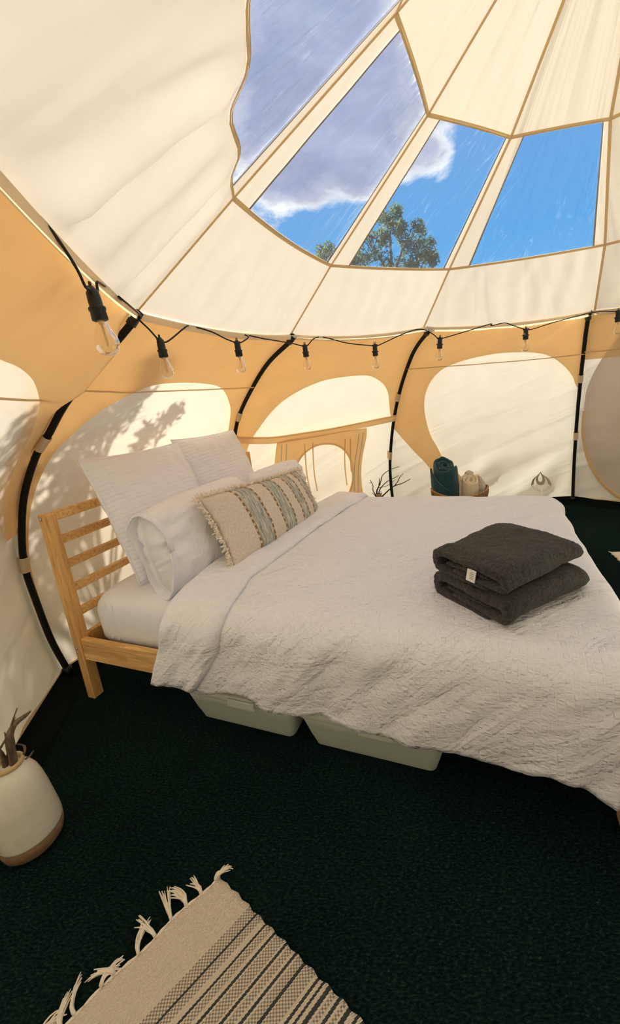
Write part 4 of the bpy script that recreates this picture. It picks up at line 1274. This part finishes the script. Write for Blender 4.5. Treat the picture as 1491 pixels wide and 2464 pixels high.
mb = MB(); mb.add(*tube(spline([(.0, 0, 0), (.012, .004, .07), (.016, .008, .12), (.020, .012, .16), (.034, .026, .185), (.052, .04, .193), (.064, .052, .200)], 4), [.011, .011, .0105, .010, .010, .010, .010, .010, .010, .0105, .0105, .010, .010, .0095, .009, .0085, .0085, .008, .007, .0065, .006, .005, .004, .003, .0018], 8))
mb.add(*tube(spline([(.020, .012, .16), (.030, .022, .195), (.044, .034, .228)], 4), [.003]*4+[.002]*4+[.0012], 6))
mb.build('twig', M['twig'], tw)
mb = MB(); branch(mb, (-.01, -.005, 0), (-.1, -.12, 1), .22, .010, 1, 5); mb.build('twig', M['twig'], tw)
mb = MB(); mb.add(*tube(spline([(.006, .006, 0), (.020, .016, .055), (.033, .026, .085), (.034, .026, .105), (.024, .018, .118)], 4), [.0045]*6+[.0035]*6+[.0022]*5, 6)); mb.add(*tube([(.02, .016, .055), (.040, .03, .062), (.048, .036, .072)], .0025, 5)); mb.build('twig', M['twig'], tw)

# ------------------------------------------------------------------ striped rug in the foreground
RC = V((-.413, .812, 0)); RA = V((.793, -.609, 0)); RB = V((-.748, -.664, 0)).normalized()
RLA, RLB = 1.25, .78
rug = thing('striped_rug', 'flat woven cream rug with dark grey stripes and knotted fringe on the carpet', 'rug', (RC.x, RC.y, ZF))
def rugp(a, b, z=0.): 
    x = a*RLA; y = b*RLB
    wob = .003*math.sin(y*40)+.004*fbm(y*6, 1, 1) if a == 0 else 0
    e = .0025*math.sin(x*150)+.004*fbm(x*9, 2, 2) if b == 0 else 0
    p = RA*(x+wob)+RB*(y+e)
    return (p.x, p.y, .002+z+.003*(1+fbm(x*5, y*5, 3)))
g = grid(120, 60, lambda a, b: rugp(a, b), lambda a, b: (a*RLA, b*RLB))
ro = mesh('rug_weave', *g[:2], M['rug'], rug, g[2]); fixn(ro)
sm = ro.modifiers.new('thick', 'SOLIDIFY'); sm.thickness = .006; sm.offset = 1.
mbh = MB(); mbh.add(*tube([V(rugp(0, i/60))+V((0, 0, .004)) for i in range(61)], [.0035+.0012*math.sin(i*2.2) for i in range(61)], 6)); mbh.build('end_cord', M['fringe'], rug)
random.seed(12)
NT_ = 19
for i in range(NT_):
    b = (i+.35)/NT_*.98+random.uniform(-.012, .012)
    root = V(rugp(0, min(max(b, 0.0), 1)))+V((0, 0, .004))
    mb = MB()
    base = -RA*1.0+RB*random.uniform(-.75, .25)
    ln = random.uniform(.050, .075)
    curl = random.uniform(-2.2, 1.6)
    if i == 0: base = (-RA*.25-RB*.55+V((0, 0, .25))); ln = .05; curl = -1.6
    base.normalize(); side = V((0, 0, 1)).cross(base)
    for s_ in range(13):
        off = side*random.uniform(-.007, .007); pts = []
        cl = curl+random.uniform(-.35, .35); l_ = ln*random.uniform(.75, 1.15)
        d = base.copy(); p = root.copy()
        for q in range(8):
            pts.append(p+off*(.25 if q < 2 else .5+q*.09)+V((0, 0, .0035+.003*math.sin(q*.8+s_)+(.004 if q in (1, 2) else 0))))
            d = Matrix.Rotation(cl/8, 3, 'Z') @ d
            p = p+d*l_/7
        mb.add(*tube(pts, [.0030, .0032, .0024, .0021, .002, .0018, .0015, .001], 5))
    mb.add(*[(lambda g_: g_)(x) for x in lathe([(0, -.006), (.0055, -.003), (.0065, 0), (.0055, .003), (0, .006)], 8)][:2]) if False else None
    mb.build('tassel', M['fringe'], rug)

# pale rug at the far right, only its corner in view; unseen rest enlarged to bounce sunlight inside
rg2 = thing('cream_rug', 'pale cream rug corner on the carpet at the right, beyond the foot of the bed', 'rug', (1.85, 2.48, ZF))
c0 = V((1.852, 2.482, 0)); ea = V((.95, -.12, 0)).normalized(); eb = V((-.30, -.60, 0)).normalized()
def rg(a, b):
    x, y = a*1.6, b*2.5
    bow = .055*math.sin(min(b*3.33, 1)*PI)*(1-a)
    p = ea*(x+bow)+eb*y+V((.002, 0, 0))
    return (p.x, p.y, .003+.004*(1+fbm(x*7, y*7, 4)))
g = grid(60, 100, rg); r2 = mesh('rug_pile', *g[:2], M['rugplain'], rg2, g[2]); fixn(r2)
sm = r2.modifiers.new('thick', 'SOLIDIFY'); sm.thickness = .012; sm.offset = 1.
mb = MB()
for i in range(200):
    p = V(rg(0, (i+.5)/200)); q = p-ea*.012+V((random.uniform(-.006, .006), random.uniform(-.006, .006), .004)); mb.add(*tube([p, q], [.004, .002], 5))
x_ = mb.build('rug_fringe', M['fringe'], rg2); x_['kind'] = 'stuff'

# ------------------------------------------------------------------ behind the bed: small vase, basket
def bedpt(l, w, z): return BED @ V((l, w, z))
p = bedpt(.84, 2.30, ZF)
sv_o = thing('small_vase', 'small stoneware bottle vase standing behind the bed', 'vase', tuple(p))
mesh('vase_body', *lathe([(.05, 0), (.066, .006), (.078, .05), (.080, .12), (.076, .19), (.068, .235), (.052, .27), (.035, .293), (.027, .303)], 28)[:2], M['smallvase'], sv_o)
mesh('vase_neck', *lathe([(.027, .303), (.024, .312), (.0245, .322), (.030, .335), (.030, .340), (.026, .342), (.022, .336), (.02, .30)], 24)[:2], M['rim'], sv_o)
tw2 = thing('dark_twigs', 'thin dark branching twigs standing in the small stoneware vase', 'twigs', tuple(p+V((0, 0, .30))))
ax = V((math.cos(-.2), math.sin(-.2), 0))      # roughly the image's right
S_ = 1/945*3.20                                 # metres per photo pixel at the vase
def tpt(x, y, dp=0): return (ax*(x-913)*S_+V((0, 0, (1193-y)*S_*1.02))+V((.2, .98, 0))*dp)
for ln_, r_ in (([(911, 1196), (905, 1183), (899, 1170), (899, 1160), (895, 1145), (894.5, 1143)], .0055), ([(908, 1195), (908, 1178), (910, 1170), (915, 1160), (917, 1148), (919, 1139)], .0075),
                ([(915, 1196), (914, 1178), (920, 1165), (935, 1151), (946, 1146), (968, 1137)], .0055), ([(917, 1194), (925, 1185), (940, 1174), (955, 1162), (975, 1156), (997, 1148)], .007),
                ([(955, 1163), (964, 1152), (971, 1140), (980, 1133)], .0045), ([(917, 1159), (922, 1145), (926, 1133), (937, 1124), (951, 1118), (971, 1113)], .0045),
                ([(914, 1165), (925, 1163), (940, 1159), (959, 1146)], .0032), ([(908, 1193), (902, 1184), (896, 1178)], .0045), ([(895, 1152), (890, 1150)], .0028), ([(917, 1188), (921, 1180), (916, 1172)], .003)):
    q = [tpt(x, y, random.uniform(-.02, .02)*(i > 0)) for i, (x, y) in enumerate(ln_)]
    sp = spline(q, 4); mb = MB(); mb.add(*tube(sp, [r_*(1-.62*i/len(sp)) for i in range(len(sp))], 6)); mb.build('twig', M['twigdark'], tw2)

BP = bedpt(1.52, 2.45, ZF)
bk_m = Matrix.Translation(BP) @ Matrix.Rotation(-.18, 4, 'Z')
bk = thing('wicker_basket', 'open rattan basket with a looped rim, full of rolled blankets, behind the bed', 'basket', matrix=bk_m)
BA, BBD, BH = .235, .19, .315
def ring(z, s=1., dz=0.): return [(BA*s*math.cos(2*PI*i/48), BBD*s*math.sin(2*PI*i/48), z+dz*abs(math.cos(2*PI*i/48))**3) for i in range(49)]
mb = MB()
for z, s in [(.004, .78), (.022, .80)]+[(.04+.022*i, .81+.012*i) for i in range(8)]: mb.add(*tube(ring(z, s), .009, 6, False))
mb.build('woven_body', M['wicker'], bk)
base_g = lathe([(0, .002), (BA*.78, .002), (BA*.78, .012), (0, .012)], 32, 1, BBD/BA); mesh('basket_base', *base_g[:2], M['wicker'], bk)
for z, s, r in ((.218, .925, .0065), (.305, .99, .0075), (.318, 1.0, .0075)):
    mesh('rim_hoop', *tube(ring(z, s, .035 if z > .25 else .0), r, 8, False)[:2], M['wicker'], bk)
for i in range(24):
    a = 2*PI*(i+.5)/24; pts = []
    for q in range(13):
        b = 2*PI*q/12; zz = .262+.035*abs(math.cos(a))**3*.6+.046*math.sin(b); s_ = .925+(zz-.218)*.8
        aa = a+.10*math.cos(b); pts.append((BA*s_*math.cos(aa), BBD*s_*math.sin(aa), zz))
    mesh('wicker_loop', *tube(pts, .005, 6, False)[:2], M['wicker'], bk)
def roll(name, label, cat, m4, r0, r1, turns, th, h, mt, part, seed, squash=1., jag=.004, rel=.01, slope=0., th0=0.):
    """rolled-up blanket standing on end; spiral of a thick soft strip"""
    o = thing(name, label, cat, matrix=m4)
    n = int(turns*26); v, f, uv = [], [], []
    P_ = [(-.5, 0), (-.5, .55), (-.5, .92), (-.36, .985), (0, 1.005), (.36, .985), (.5, .92), (.5, .55), (.5, 0)]
    m = len(P_); s = 0
    for i in range(n+1):
        a = i/n; th_ = turns*2*PI*a; r = r0+(r1-r0)*a
        s += r*turns*2*PI/n
        hh = h*(1-.10*(1-a)*0)+rel*2*fbm(math.cos(th_)*1.3+seed, math.sin(th_)*1.3, a*2, 2)
        for (q, zz) in P_:
            rr = r+q*th+jag*fbm(th_*1.2, zz*4+seed, q, 2)+.012*fbm(math.cos(th_)*1.5, math.sin(th_)*1.5, zz*2.5+seed)*a
            v.append((rr*math.cos(th_), rr*math.sin(th_)*squash, zz*(hh+slope*rr/r1*math.sin(th_+th0)))); uv.append((s, zz*h))
    for i in range(n):
        for k_ in range(m-1): a = i*m+k_; f.append((a, a+1, a+m+1, a+m))
    f.append(tuple(range(m))); f.append(tuple(range(n*m, n*m+m))[::-1])
    c = mesh(part, v, f, mt, o, uv); fixn(c); ss = c.modifiers.new('sub', 'SUBSURF'); ss.levels = 1; ss.render_levels = 1
    return o, c
bx = lambda x, y, z, rz=0, tilt=0, ax_='Y': bk_m @ Matrix.Translation((x, y, z)) @ Matrix.Rotation(tilt, 4, ax_) @ Matrix.Rotation(rz, 4, 'Z')
to, tc = roll('rolled_blanket', 'dark teal plush blanket rolled upright at the left of the basket', 'blanket', bx(-.098, .015, .03, 2.6, -.03), .022, .102, 2.6, .030, .535, M['teal'], 'blanket_roll', 2, .95, .006, .012, .05, 2.6)
# loose outer corner of the teal blanket, falling across the roll
g = grid(20, 14, lambda a, b: ((.128+.010*math.sin(a*PI))*math.cos(.6+2.3*a), (.128+.012*math.sin(a*PI))*.95*math.sin(.6+2.3*a), .51-.27*a-.24*b*(1.15-a)+.012*fbm(a*3, b*3, 2)))
sl = mesh('blanket_corner', *g[:2], M['teal'], to, g[2]); sm = sl.modifiers.new('thick', 'SOLIDIFY'); sm.thickness = .018; sm.offset = 1.
ko, kc = roll('rolled_throw', 'cream ribbed knit throw rolled upright in the middle of the basket', 'blanket', bx(.075, -.045, .03, 1.2, .02), .018, .082, 2.3, .030, .405, M['knit'], 'throw_roll', 7, .9, .004, .008, .035, 1.2)
g = grid(18, 8, lambda a, b: (.03+.16*a, -.055*(1-a*.4)-.008, .325+.050*b+.028*a+.01*math.sin(b*PI)), lambda a, b: (.3+.16*a, b*.1))
sl = mesh('throw_end', *g[:2], M['knit'], ko, g[2]); sm = sl.modifiers.new('thick', 'SOLIDIFY'); sm.thickness = .03
gm = bx(.165, .015, .03)
go = thing('crumpled_cloth', 'crumpled pale grey cotton cloth stuffed at the right of the basket', 'blanket', matrix=gm)
def crump(a, b):
    th_ = 2*PI*a; z = .40*b
    r = (.066+.012*fbm(math.cos(th_)*2, math.sin(th_)*2, b*5, 3)*2)*(1-.3*b**3)
    r *= math.sqrt(max(1-max(0, (b-.75)*4)**2, .0004))
    return (r*math.cos(th_)+.0*b, r*math.sin(th_), (z-.035*max(0, b-.75)*4*0)*(1+.06*math.cos(th_)*(1-max(0, (b-.75)*4)))+.03*fbm(math.cos(th_)*2, math.sin(th_)*2, 7)*b)
g = grid(36, 26, crump); gc = mesh('cloth_bundle', *g[:2], M['grey'], go, g[2]); fixn(gc)
v, f, uv = [], [], []
g = grid(24, 16, lambda a, b: tuple((V((0, 0, .0))+V((.033*math.sin(PI*b)*math.cos(2*PI*a)*(1+.35*fbm(math.cos(2*PI*a)*2, math.sin(2*PI*a)*2, b*4)), .03*math.sin(PI*b)*math.sin(2*PI*a), -.035*math.cos(PI*b)))+V((-.075, .03, .425)))))
gk = mesh('cloth_knot', *g[:2], M['grey'], go, g[2]); fixn(gk)

# ------------------------------------------------------------------ outside: sapling whose leaves shade the canvas, trees seen through the roof windows
def leafcloud(mb, c, R, n, size, rnd, flat=1.):
    for _ in range(n):
        d = V((rnd.gauss(0, 1), rnd.gauss(0, 1), rnd.gauss(0, 1)*flat)); d = d.normalized()*R*rnd.random()**.45
        p = V(c)+d
        a = V((rnd.gauss(0, 1), rnd.gauss(0, 1), rnd.gauss(0, 1))).normalized(); b = a.orthogonal().normalized()
        l, w = size*rnd.uniform(.6, 1.3), size*rnd.uniform(.2, .45)
        mb.add([p-a*l, p+b*w, p+a*l, p-b*w], [(0, 1, 2, 3)])
rnd = random.Random(4)
sh = thing('sapling', 'leafy sapling outside the tent, throwing leaf shadows on the wall by the headboard', 'tree', (-2.55, 3.25, -.03))
o0 = V((-2.55, 3.25, -.03))
TG = [((-.8012, 1.9621, 1.4673), 1.75, .085, 70), ((-.905, 2.03, 1.37), 1.8, .07, 40), ((-1.0435, 2.0309, 1.2532), 1.8, .13, 110), ((-1.1238, 1.9657, 1.204), 1.9, .10, 70), ((-.92, 2.43, 1.235), 1.55, .075, 60), ((-.9103, 2.067, 1.3634), 1.8, .08, 50),
      ((-1.0, 2.36, 1.17), 1.6, .09, 45), ((-1.2565, 1.9021, 1.0837), 2.0, .13, 100), ((-1.3542, 1.9385, .875), 2.1, .13, 90), ((-1.4337, 1.8888, .6817), 2.1, .14, 90), ((-1.3458, 2.0264, .7826), 2.0, .13, 70), ((-1.30, 2.0, 1.0), 2.0, .12, 60),
      ((-1.1625, 1.5633, 1.2411), 2.2, .10, 60), ((-1.261, 1.568, 1.1361), 2.2, .12, 70), ((-1.4733, 1.8048, .3881), 2.1, .12, 70), ((-1.0769, 2.312, 1.0984), 1.6, .07, 30), ((-1.42, 1.95, .50), 2.0, .12, 60)]
TG += [(wall(9, u, v), d_, .14, 80) for u, v, d_ in ((.93, .52, 2.2), (.86, .60, 2.3), (.95, .68, 2.2), (.88, .76, 2.3), (.96, .84, 2.2), (.90, .92, 2.2), (.80, .70, 2.4))]
mbl, mbb = MB(), MB()
trunk_top = V((-1.95, 2.85, 2.45))
mbb.add(*tube([p_-o0 for p_ in spline([o0, V((-2.6, 3.2, .8)), V((-2.35, 3.05, 1.6)), trunk_top], 5)], [.035-.0016*i for i in range(16)], 7))
for (w_, dist, R_, n_) in TG:
    c = V(w_)+SUNV*dist
    leafcloud(mbl, c-o0, R_*1.28, int(n_*1.7), .042, rnd)
    st = V((-2.45, 3.1, max(.6, c.z-.7)))
    md = st.lerp(c, .5)+V((rnd.uniform(-.08, .08), rnd.uniform(-.08, .08), -.05))
    mbb.add(*tube([q-o0 for q in spline([st, md, c, c+(c-md)*.25], 4)], [.013-.0009*i for i in range(13)], 5))
    for q in range(6):
        e = c+V((rnd.gauss(0, 1), rnd.gauss(0, 1), rnd.gauss(0, 1)))*R_*.8
        mbb.add(*tube([md.lerp(c, .6)-o0, (md.lerp(c, .8)+e)/2-o0, e-o0], [.005, .004, .002], 4))
mbb.build('branches', M['bark'], sh); x_ = mbl.build('foliage', M['leaf'], sh, False); x_['kind'] = 'stuff'
def tree(label, x, y, hgt, blobs, seed, zb=2.):
    rn = random.Random(seed)
    o = thing('tree', label, 'tree', (x, y, -.03), group='trees outside the tent')
    mb, ml = MB(), MB()
    mb.add(*tube(spline([(0, 0, 0), (.1, .05, zb), (-.05, .1, hgt*.8)], 6), [.16-.009*i for i in range(13)], 8))
    for (bx_, by_, bz_, R_) in blobs:
        mb.add(*tube(spline([(0, .05, max(zb*.6, bz_-1.3)), (bx_*.5, by_*.5, bz_-.5), (bx_, by_, bz_)], 4), [.05-.004*i for i in range(9)], 5))
        for q in range(7):
            e = V((bx_, by_, bz_))+V((rn.gauss(0, 1), rn.gauss(0, 1), rn.gauss(0, 1))).normalized()*R_*.75
            mb.add(*tube([(bx_, by_, bz_-.2), tuple(e)], [.018, .006], 4))
            leafcloud(ml, e, R_*.42, 85, .085, rn)
        leafcloud(ml, (bx_, by_, bz_), R_*.8, 90, .085, rn)
    mb.build('trunk', M['bark'], o); q = ml.build('foliage', M['leaf'], o, False); q['kind'] = 'stuff'
    return o
tree('tall loose crowned tree seen through the middle roof window', 2.6, 13.6, 6.5, [(0, 0, 6.25, .55), (-.55, .2, 5.7, .55), (-1.15, 0, 4.9, .6), (-1.3, .1, 4.3, .6), (.6, -.1, 5.85, .5), (1.15, .1, 5.35, .45), (-.9, 0, 4.9, .6), (0, .3, 4.9, .75), (.85, .1, 5.0, .5), (.3, -.3, 4.3, .8), (-.7, -.2, 4.2, .8), (1.0, .2, 4.3, .6)], 5)
tree('tree whose side shows at the corner of the left roof window', .75, 13.2, 5.0, [(-.1, 0, 5.25, .5), (-.3, .1, 4.8, .5), (.1, 0, 4.9, .5), (.35, 0, 4.5, .5), (.1, .1, 4.0, .7)], 9)
tree('low tree top just above the sill of the right roof window', 6.0, 14.0, 4.2, [(0, 0, 4.15, .5), (.6, .1, 4.0, .45), (-.9, .1, 4.2, .5), (-1.3, 0, 4.0, .5)], 15)
